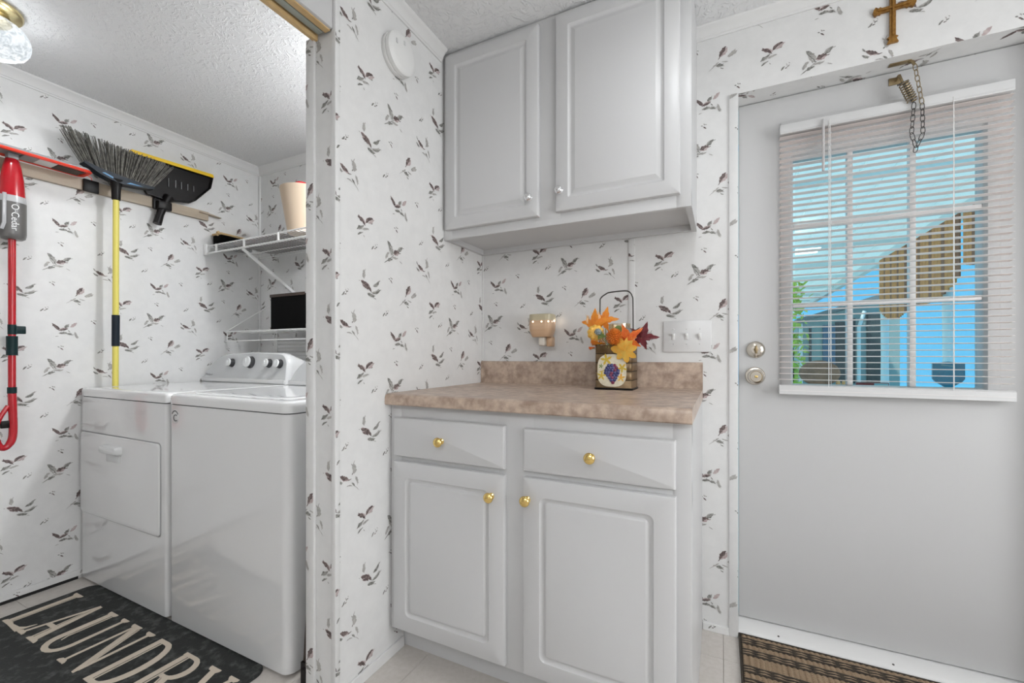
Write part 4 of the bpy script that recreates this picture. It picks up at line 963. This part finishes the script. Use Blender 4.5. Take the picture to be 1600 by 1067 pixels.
# louvred white panel leaning behind the machines
lv = empty('louvred_panel', (-2.2, 1.75, .90), 'white slatted panel against the wall behind the machines', 'panel')
part(MB().box(-2.50, -2.47, 1.748, 1.762, .89, 1.135, .002).box(-1.60, -1.57, 1.748, 1.762, .89, 1.135, .002).box(-2.47, -1.60, 1.756, 1.762, .89, 1.135).box(-2.06, -2.054, 1.750, 1.757, .89, 1.135), 'panel_frame', M['trimwhite'], lv)
sm = MB().box(-2.47, -1.60, 1.751, 1.757, 0, .020, .0015).mesh('slat', M['trimwhite'])
z = .892
while z < 1.12:
    t_ = link('slat', sm, lv); t_.location = V((0, 0, z)) - lv.location; z += .0228

# ---------------------------------------------------------------- painted tin with autumn flowers
TX0, TX1, TY0, TY1, TZ = -.428, -.291, 1.587, 1.712, .9018
tn = empty('painted_tin', (-.36, 1.65, TZ), 'brown rectangular tin painted with grapes, handle up', 'tin')
TH = .166
def tinring(z, g=0, r=.014): return [(x, y, z) for x, y in rrect(TX0 + g, TX1 - g, TY0 + g, TY1 - g, r, 4)]
rings = [tinring(TZ), tinring(TZ + .004, -.002), tinring(TZ + .008, 0)]
for zz in (.036, .068, .100, .134):
    rings += [tinring(TZ + zz - .003, 0), tinring(TZ + zz - .0008, .0016), tinring(TZ + zz + .0008, .0016), tinring(TZ + zz + .003, 0)]
rings += [tinring(TZ + TH - .006), tinring(TZ + TH - .002, -.002), tinring(TZ + TH, -.001), tinring(TZ + TH - .001, .003), tinring(TZ + .05, .004)]
part(MB().loft(rings, True, True), 'can', M['tin'], tn, sharp=50)
bs = MB(); bs.loft([tinring(TZ, -.0025), tinring(TZ + .005, -.0035), tinring(TZ + .0075, -.001)]); part(bs, 'base_rim', M['blackp'], tn)
for zz in (.036, .068, .100, .134):
    part(MB().loft([tinring(TZ + zz - .0009, -.0006), tinring(TZ + zz + .0009, -.0006)], False, False), 'dark_band', M['blackp'], tn)
fx = (TX0 + TX1) / 2 - .004
# painted medallion, grapes and leaves on the front
pts = []
for i in range(40):
    a = 2 * pi * i / 40; k = 1 / (abs(cos(a)) ** 3 + abs(sin(a)) ** 3) ** (1 / 3)
    pts.append((fx + .0535 * k * cos(a), TY0 - .0006, TZ + .072 + .060 * k * sin(a)))
pm = part(MB().prism(pts, (0, -.0006, 0)), 'painted_oval', M['tinpaint'], tn)
def leaf_flat(cx, cz, r, rot, m, parent, y=TY0 - .0013, lob=5):
    pts = []
    for i in range(lob * 4):
        a = 2 * pi * i / (lob * 4) + rot; rr = r * (.62 + .38 * cos(lob * (a - rot)))
        pts.append((cx + rr * cos(a), y, cz + rr * sin(a)))
    part(MB().prism(pts, (0, -.0006, 0)), 'painted_leaf', m, parent)
leaf_flat(fx - .020, TZ + .112, .024, .5, M['leafgold'], pm); leaf_flat(fx + .038, TZ + .082, .020, .9, M['leafgold'], pm); leaf_flat(fx - .038, TZ + .052, .019, .2, M['leafgold'], pm)
leaf_flat(fx + .034, TZ + .046, .017, 1.5, M['leafyellow'], pm); leaf_flat(fx - .040, TZ + .088, .010, .1, M['leafgreen'], pm)
part(MB().tube(smooth([(fx - .046, TY0 - .001, TZ + .066), (fx - .01, TY0 - .0015, TZ + .078), (fx + .02, TY0 - .0015, TZ + .092)]), .0016, 5), 'painted_stem', M['leafgold'], pm)
gk = 0
for row, (n, z, dx) in enumerate(((3, .090, 0), (4, .081, 0), (5, .072, .001), (5, .063, 0), (4, .054, .002), (3, .045, .003), (2, .036, .004), (1, .028, .004))):
    for i in range(n):
        x = fx + dx + (i - (n - 1) / 2) * .0112
        part(MB().lathe([(.0069, 0), (.0060, .0014), (.0028, .0024), (0, .0028)], (x, TY0 - .0014, TZ + z + (.001 if i % 2 else 0)), (0, -1, 0), 12), 'painted_grape', M['grape_red'] if gk % 4 == 2 else M['grape'], pm); gk += 1
hz = TZ + .372; hp = [(TX0 + .000, 1.66, TZ + TH - .01), (TX0 + .002, 1.66, hz - .05), (TX0 + .004, 1.66, hz - .022), (TX0 + .024, 1.66, hz - .006), (TX0 + .042, 1.66, hz), (TX1 - .040, 1.66, hz + .002), (TX1 - .022, 1.66, hz - .004), (TX1 - .012, 1.66, hz - .02), (TX1 - .009, 1.66, hz - .05), (TX1 - .008, 1.66, TZ + TH - .01)]
mb = MB(); P = smooth(hp, 4); k0 = [V((0, -.004, 0)), V((0, .004, 0))]
mb.tube(P, .0026, 8); part(mb, 'handle', M['darksteel'], tn)
ZT = TZ + TH
def leaf3d(c, u, v_, size, lobes, m, name, label, bend=.15, stem_to=None):
    """lobed leaf around centre c in the plane u, v"""
    c, u, v_ = V(c), V(u).normalized(), V(v_); v_ = (v_ - u * u.dot(v_)).normalized(); n = u.cross(v_)
    o = empty(name, c, label, 'leaf')
    N = 60; top = []; bot = []
    for i in range(N):
        a = 2 * pi * i / N
        ph = ((a - pi / 2) * lobes / (2 * pi)) % 1.0; tri = abs(ph - .5) * 2; ser_ = abs(((a - pi / 2) * lobes * 3 / (2 * pi)) % 1.0 - .5) * 2
        rr = size * ((.47 + .66 * tri ** 1.5 + .12 * ser_) if lobes < 7 else (.62 + .42 * sin(tri * pi / 2) ** 1.2 + .05 * ser_)) * (1.15 if sin(a) > .2 else .9)
        p = c + u * rr * cos(a) + v_ * rr * sin(a) - n * bend * size * (rr / size) ** 2 * (1 + .3 * sin(3 * a))
        top.append(p); bot.append(p - n * .0008)
    mb = MB(); k = mb.mi(m)
    tv = [mb.bm.verts.new(p) for p in top]; bv = [mb.bm.verts.new(p) for p in bot]; ct_ = mb.bm.verts.new(c); cb_ = mb.bm.verts.new(c - n * .0008)
    for i in range(N):
        j = (i + 1) % N
        mb.bm.faces.new((ct_, tv[i], tv[j])); mb.bm.faces.new((cb_, bv[j], bv[i])); mb.bm.faces.new((tv[i], bv[i], bv[j], tv[j]))
    part(mb, 'blade', m, o, sharp=60)
    mb = MB()
    for a in (90, 55, 125, 20, 160):
        d_ = u * cos(R(a)) + v_ * sin(R(a)); mb.tube([c, c + d_ * size * .45 - n * bend * size * .2 + n * .0008, c + d_ * size * .8 - n * bend * size * .62 + n * .0006], [.0011, .0008, .0004], 4)
    part(mb, 'vein', m, o)
    if stem_to is not None: part(MB().tube([c, (c + V(stem_to)) / 2 - n * .004, V(stem_to)], .0013, 5), 'stem', M['stemgreen'], o)
mid = (-.36, 1.65, ZT - .03)
leaf3d((-.436, 1.610, ZT + .078), (1, -.25, .05), (-.05, .1, 1), .047, 5, M['leaforange'], 'maple_leaf', 'large orange maple leaf standing at the left of the tin', .12, mid)
leaf3d((-.402, 1.625, ZT + .094), (1, -.1, -.2), (.25, .1, 1), .040, 5, M['leaforange'], 'maple_leaf', 'smaller orange maple leaf overlapping behind the mini pumpkin', .1, mid)
leaf3d((-.300, 1.572, ZT + .016), (.9, -.2, .35), (-.35, -.2, .9), .044, 5, M['leafred'], 'maple_leaf', 'bright red-orange maple leaf over the tin rim', .2, mid)
leaf3d((-.312, 1.572, ZT - .022), (.85, -.15, .5), (-.45, -.1, .85), .046, 7, M['leafyellow'], 'oak_leaf', 'golden yellow oak leaf hanging over the front of the tin', .12, mid)
leaf3d((-.258, 1.600, ZT + .026), (.9, -.1, -.3), (.35, -.1, .9), .042, 5, M['leafmaroon'], 'maple_leaf', 'dark maroon maple leaf pointing right towards the switches', .15, mid)
leaf3d((-.300, 1.580, ZT - .010), (.6, -.1, .7), (-.7, -.1, .6), .020, 5, M['leafmaroon'], 'maple_leaf', 'small maroon leaf under the bright red-orange one', .1, mid)
leaf3d((-.418, 1.580, ZT + .004), (1, -.2, .12), (-.1, -1, .25), .030, 3, M['leaforange'], 'maple_leaf', 'flat orange leaf lying below the mini pumpkin', .1, mid)
leaf3d((-.440, 1.592, ZT - .012), (.8, -.2, .35), (-.2, -.9, .2), .014, 3, M['leafred'], 'maple_leaf', 'tiny red leaf tip at the left rim of the tin', .1, mid)
leaf3d((-.396, 1.556, ZT + .034), (1, 0, .3), (-.3, -.3, .9), .017, 3, M['leafgreen'], 'green_leaf', 'round green leaf between pumpkin and orange flower', .1, mid)
leaf3d((-.336, 1.600, ZT + .058), (.4, 0, .9), (-.9, -.2, .4), .014, 1, M['leafgreen'], 'green_leaf', 'pointed green leaf beside the thistle head', .1, mid)
# mini pumpkin
pk = empty('mini_pumpkin', (-.420, 1.585, ZT + .018), 'yellow ribbed mini pumpkin in the tin arrangement', 'pumpkin')
pc = V((-.424, 1.587, ZT + .046)); axn = V((.25, -.9, .15)).normalized(); pu = axn.orthogonal().normalized(); pw = axn.cross(pu)
mb = MB(); rings = []; N = 60
for k in range(1, 12):
    ph = pi * k / 12; ring = []
    for i in range(N):
        a = 2 * pi * i / N; rr = .032 * sin(ph) ** .8 * (.86 + .14 * abs(sin(a * 5)) ** .6)
        ring.append(pc + axn * (-.022 * cos(ph)) * (1 - .25 * (sin(ph) < .4)) + (pu * cos(a) + pw * sin(a)) * rr)
    rings.append(ring)
part(mb.loft(rings), 'pumpkin_body', M['pumpkin'], pk, sharp=60); part(MB().tube([pc + axn * .014, pc + axn * .026, pc + axn * .032 + V((.004, 0, .004))], [.006, .0045, .004], 8), 'pumpkin_stem', M['oldbrass'], pk)
# chrysanthemum
mm = empty('chrysanthemum', (-.356, 1.58, ZT + .01), 'rust orange pompon chrysanthemum at the tin front', 'flower'); mc = V((-.352, 1.578, ZT + .030))
part(MB().lathe([(0, -.024), (.016, -.018), (.023, 0), (.016, .018), (0, .024)], mc, (0, 0, 1), 16), 'flower_core', M['mum'], mm)
pet = MB().loft([[(-.0016, -.0008, 0), (.0016, -.0008, 0), (.0016, .0008, 0), (-.0016, .0008, 0)], [(-.0034, -.0012, .007), (.0034, -.0012, .007), (.0034, .001, .007), (-.0034, .001, .007)], [(-.0012, .0015, .0125), (.0012, .0015, .0125), (.0012, .003, .012), (-.0012, .003, .012)]]).mesh('petal', M['mum'])
NP = 190
for i in range(NP):
    zz = 1 - 2 * (i + .5) / NP; rr = math.sqrt(1 - zz * zz); a = i * 2.39996; d_ = V((rr * cos(a), rr * sin(a), zz))
    if d_.y > .75: continue
    t_ = link('petal', pet, mm); t_.matrix_local = Matrix.Translation(mc - mm.location + d_ * .0195) @ (d_ + V((random.uniform(-.2, .2), random.uniform(-.2, .2), random.uniform(-.2, .2)))).to_track_quat('Z', 'Y').to_matrix().to_4x4()
# thistle heads
for k, (c, r, lab) in enumerate((((-.308, 1.605, ZT + .044), .0165, 'larger grey-blue thistle head at the right of the rust flower'), ((-.404, 1.545, ZT + .048), .0115, 'smaller grey-blue thistle head in front of the mini pumpkin'))):
    o = empty('thistle_head', c, lab, 'flower'); c = V(c)
    part(MB().lathe([(0, -r), (r * .7, -r * .7), (r, 0), (r * .7, r * .7), (0, r)], c, (0, 0, 1), 16), 'thistle_core', M['thistle'], o)
    mb = MB()
    for i in range(90):
        zz = 1 - 2 * (i + .5) / 90; rr = math.sqrt(1 - zz * zz); a = i * 2.39996; d_ = V((rr * cos(a), rr * sin(a), zz)); mb.tube([c + d_ * r * .8, c + d_ * r * 1.25], [.0009, .0003], 4)
    q = part(mb, 'spines', M['thistle'], o); q['kind'] = 'stuff'
    part(MB().tube([c - V((0, 0, r)), V((-.36, 1.65, ZT - .03))], .0015, 5), 'stem', M['stemgreen'], o)
# wheat feathers, grass, glass
for k, (x, h, dx) in enumerate(((-.455, .118, -.012), (-.440, .128, -.006), (-.424, .130, .0))):
    o = empty('wheat_plume', (x, 1.63, ZT), ('leftmost', 'middle', 'rightmost')[k] + ' of the three pale peach plumes behind the maple leaves', 'plume')
    mb = MB(); mb.tube([(-.39, 1.64, ZT - .02), (x, 1.632, ZT + .06), (x + dx, 1.63, ZT + h - .02), (x + dx, 1.63, ZT + h)], [.001, .005, .0085, .001], 8); part(mb, 'plume_body', M['peach'], o)
    mb = MB()
    for i in range(14):
        t = i / 14; s__ = (-1) ** i; p = V((x + dx * t, 1.626, ZT + .065 + (h - .07) * t)); mb.tube([p, p + V((s__ * .008, -.002, .012))], [.0012, .0003], 4)
    part(mb, 'barbs', M['wheat'], o)
for k, (x, y, z, lab) in enumerate(((-.383, 1.575, .062, 'pale dry grass blade arching left of the rust flower'), (-.372, 1.57, .050, 'short pale dry grass blade close to the rust flower'), (-.262, 1.60, .064, 'thin dark twig poking out right of the thistle'))):
    o = empty('grass_blade', (-.37, 1.6, ZT), lab, 'grass'); base_ = (-.385 + .01 * k, 1.59, ZT - .02) if k < 2 else (-.31, 1.62, ZT + .03)
    part(MB().tube(smooth([base_, ((base_[0] + x) / 2, 1.58, ZT + z * .7), (x, y, ZT + z)]), [.0018] * 8 + [.0004], 5), 'blade', M['grassblade'] if k < 2 else M['darkwood'], o)
gc = empty('glass_candle_cup', (-.352, 1.665, ZT - .04), 'amber glass cup standing inside the painted tin', 'glass')
part(MB().lathe([(0, 0), (.028, 0), (.036, .012), (.0395, .06), (.041, .128), (.039, .128), (.0375, .06), (.034, .014), (0, .006)], (-.352, 1.667, ZT - .045), (0, 0, 1), 32), 'cup_wall', M['clearglass'], gc)
part(MB().lathe([(0, .007), (.033, .010), (.036, .05), (.0365, .085), (0, .086)], (-.352, 1.667, ZT - .045), (0, 0, 1), 28), 'candle_wax', M['wheat'], gc)

# ---------------------------------------------------------------- outside: porch seen through the blind
MB().box(-6, 14, 1.95, 26, -.65, -.55).build('ground_outside', M['ground'])
struct(bpy.data.objects['ground_outside'], 'grass yard beyond the porch', 'ground')
pd = MB().box(-2.5, 1.98, 1.92, 9.6, -.16, -.10).build('porch_floor', M['porchwhite']); struct(pd, 'pale boards of the porch floor', 'porch floor')
pc_ = empty('porch_ceiling', (0, 5, 2.4), 'pale translucent panelled porch roof seen through the door blind', 'porch ceiling', kind='structure')
bd = MB().box(-.098, .098, 1.93, 16.0, 2.36, 2.38, .004, 1).mesh('plank', M['fibreglass'])
x = -2.4
while x < 1.9:
    t_ = link('plank', bd, pc_); t_.location = V((x, 0, 0)) - pc_.location; x += .2
for y in (2.7, 3.9, 5.1, 6.3, 7.5, 8.7, 9.9, 11.1, 12.3, 13.5, 14.7): part(MB().box(-2.5, 1.95, y, y + .05, 2.31, 2.36), 'rafter', M['porchwhite'], pc_)
part(MB().box(1.90, 1.98, 1.95, 16.0, 2.26, 2.40), 'eave_beam', M['porchwhite'], pc_)
def post(y, lab):
    o = empty('porch_post', (1.93, y, -.1), lab, 'post')
    for z0, z1 in ((-.10, .35), (1.95, 2.26)): part(MB().box(1.88, 1.98, y - .05, y + .05, z0, z1, .006), 'post_block', M['porchwhite'], o)
    part(MB().lathe([(.045, .45), (.028, .50), (.046, .56), (.040, 1.1), (.046, 1.85), (.028, 1.92), (.045, 2.0), (.045, 2.06)], (1.93, y, -.1), (0, 0, 1), 20), 'turned_shaft', M['porchwhite'], o)
post(5.45, 'white turned porch post nearest to the door'); post(7.2, 'white turned porch post farther along the eave')
for k, (y0, y1, za, zb_, lab) in enumerate(((4.2, 4.95, 1.86, 1.70, 'nearest brown bamboo shade under the porch eave'), (5.02, 6.1, 1.60, 1.50, 'middle brown bamboo shade behind the turned post'), (6.2, 7.1, 1.42, 1.50, 'farthest brown bamboo shade under the porch eave'))):
    o = empty('bamboo_shade', (1.93, y0, 2.26), lab, 'shade')
    n = 16
    for i in range(n):
        ya, yb = y0 + (y1 - y0) * i / n, y0 + (y1 - y0) * (i + .94) / n; t = i / (n - 1)
        zl = za + (zb_ - za) * t + .10 * (2 * t - 1) ** 2
        part(MB().box(1.845, 1.858, ya, yb, zl, 2.26), 'bamboo_slat', M['bamboo'] if i % 4 else M['bamboodark'], o)
sh_ = empty('garden_shed', (1.9, 9.4, -.55), 'grey-green garden shed with dark shutters beyond the porch', 'shed')
mb = MB(); mb.prism([(1.40, 10.2, -.55), (2.95, 10.2, -.55), (2.95, 10.2, 2.12), (2.6, 10.2, 2.05), (1.40, 10.2, 1.68)], (0, 2.2, 0)); part(mb, 'shed_wall', M['siding'], sh_)
part(MB().prism([(1.34, 10.05, 1.66), (2.62, 10.05, 2.07), (2.62, 10.05, 2.15), (1.34, 10.05, 1.74)], (0, 2.4, 0)), 'roof', M['roofing'], sh_)
for x0, x1, m in ((1.56, 1.60, 'shutter'), (1.78, 1.98, 'bluecurtain'), (1.98, 2.16, 'shutter'), (2.23, 2.29, 'shutter'), (2.46, 2.74, 'shutter')):
    part(MB().box(x0, x1, 10.16, 10.2, .5, 1.52 + (x0 - 1.4) * .26, .005), 'shutter', M[m], sh_)
part(MB().tube([(2.33, 10.12, .0), (2.33, 10.12, 1.55), (2.41, 10.10, 1.86)], .03, 8), 'downpipe', M['porchwhite'], sh_); part(MB().box(1.40, 1.45, 10.14, 10.2, -.5, 1.66), 'corner_board', M['porchwhite'], sh_)
tg = empty('garden_shrub', (1.14, 9.1, -.55), 'bright green shrub at the left edge of the door window', 'shrub')
rnd = random.Random(5); mb = MB()
for i in range(500):
    a, bb, c_ = rnd.gauss(0, .26), rnd.gauss(0, .3), rnd.uniform(.2, 2.9); p = V((1.14 + a * .35, 9.1 + bb * .8, -.55 + c_)); d1_, d2_ = V((rnd.uniform(-1, 1), rnd.uniform(-1, 1), rnd.uniform(-1, 1))).normalized() * .07, V((rnd.uniform(-1, 1), rnd.uniform(-1, 1), rnd.uniform(-1, 1))).normalized() * .045
    mb.poly([p - d1_, p + d2_, p + d1_, p - d2_])
q = part(mb, 'foliage', M['greenleaf'], tg); q['kind'] = 'stuff'
part(MB().tube([(1.14, 9.1, -.55), (1.14, 9.1, 1.6)], [.05, .02], 8), 'stem', M['darkwood'], tg)
# ledge outside the glass with three small signs
lg = empty('outdoor_ledge', (.5, 1.98, .90), 'narrow white ledge outside the door window', 'ledge'); part(MB().box(.20, .84, 1.945, 2.06, .895, .912, .003), 'ledge_board', M['porchwhite'], lg); 
for x in (.25, .76): part(MB().box(x, x + .02, 1.905, 1.95, .84, .895), 'ledge_bracket', M['porchwhite'], lg)
ov = empty('oval_plaque', (.339, 2.0, .912), 'brown oval wooden plaque on the ledge outside the glass', 'plaque')
part(MB().lathe([(0, 0), (.047, 0), (.049, .003), (.049, .009), (.045, .012), (0, .011)], (.339, 2.006, .9615), (0, -1, 0), 40), 'plaque_board', M['plaque'], ov)
ov.children[0].scale = (1.35, 1, 1)
sb_ = empty('shield_sign', (.709, 2.0, .912), 'blue shield-shaped sign on the ledge outside the glass', 'sign')
pts = [(.667, .925), (.667, .998), (.672, 1.006), (.709, 1.009), (.746, 1.006), (.751, .998), (.751, .940), (.745, .932), (.709, .913), (.673, .932), (.667, .940)][1:]
pts = [(.667, 1.002), (.709, 1.008), (.751, 1.002), (.751, .948), (.744, .938), (.709, .9125), (.674, .938), (.667, .948)]
part(MB().prism([(x, 2.0, z) for x, z in pts], (0, .008, 0)), 'shield_board', M['signblue'], sb_)
part(MB().prism([(x, 1.999, z) for x, z in ((.69, 1.0), (.722, .993), (.722, .990), (.69, .994))], (0, .001, 0)), 'shield_stripe', M['signlight'], sb_)
rs = empty('red_sign', (.50, 2.0, .912), 'small dark red block sign on the ledge outside the glass', 'sign')
part(MB().box(.452, .548, 1.998, 2.010, .9125, .930, .002), 'sign_board', M['signred'], rs); part(MB().box(.505, .545, 1.996, 1.998, .918, .927, .0005), 'sign_face', M['signlight'], rs)
for k, x in enumerate((.398, .416)):
    o = empty('tan_peg', (x, 2.0, .912), ('left', 'right')[k] + ' one of two small tan pegs beside the oval plaque', 'peg')
    part(MB().lathe([(.007, 0), (.0075, .012), (.0055, .02), (0, .022)], (x, 2.0, .912), (0, 0, 1), 14), 'peg_body', M['wheat'], o)
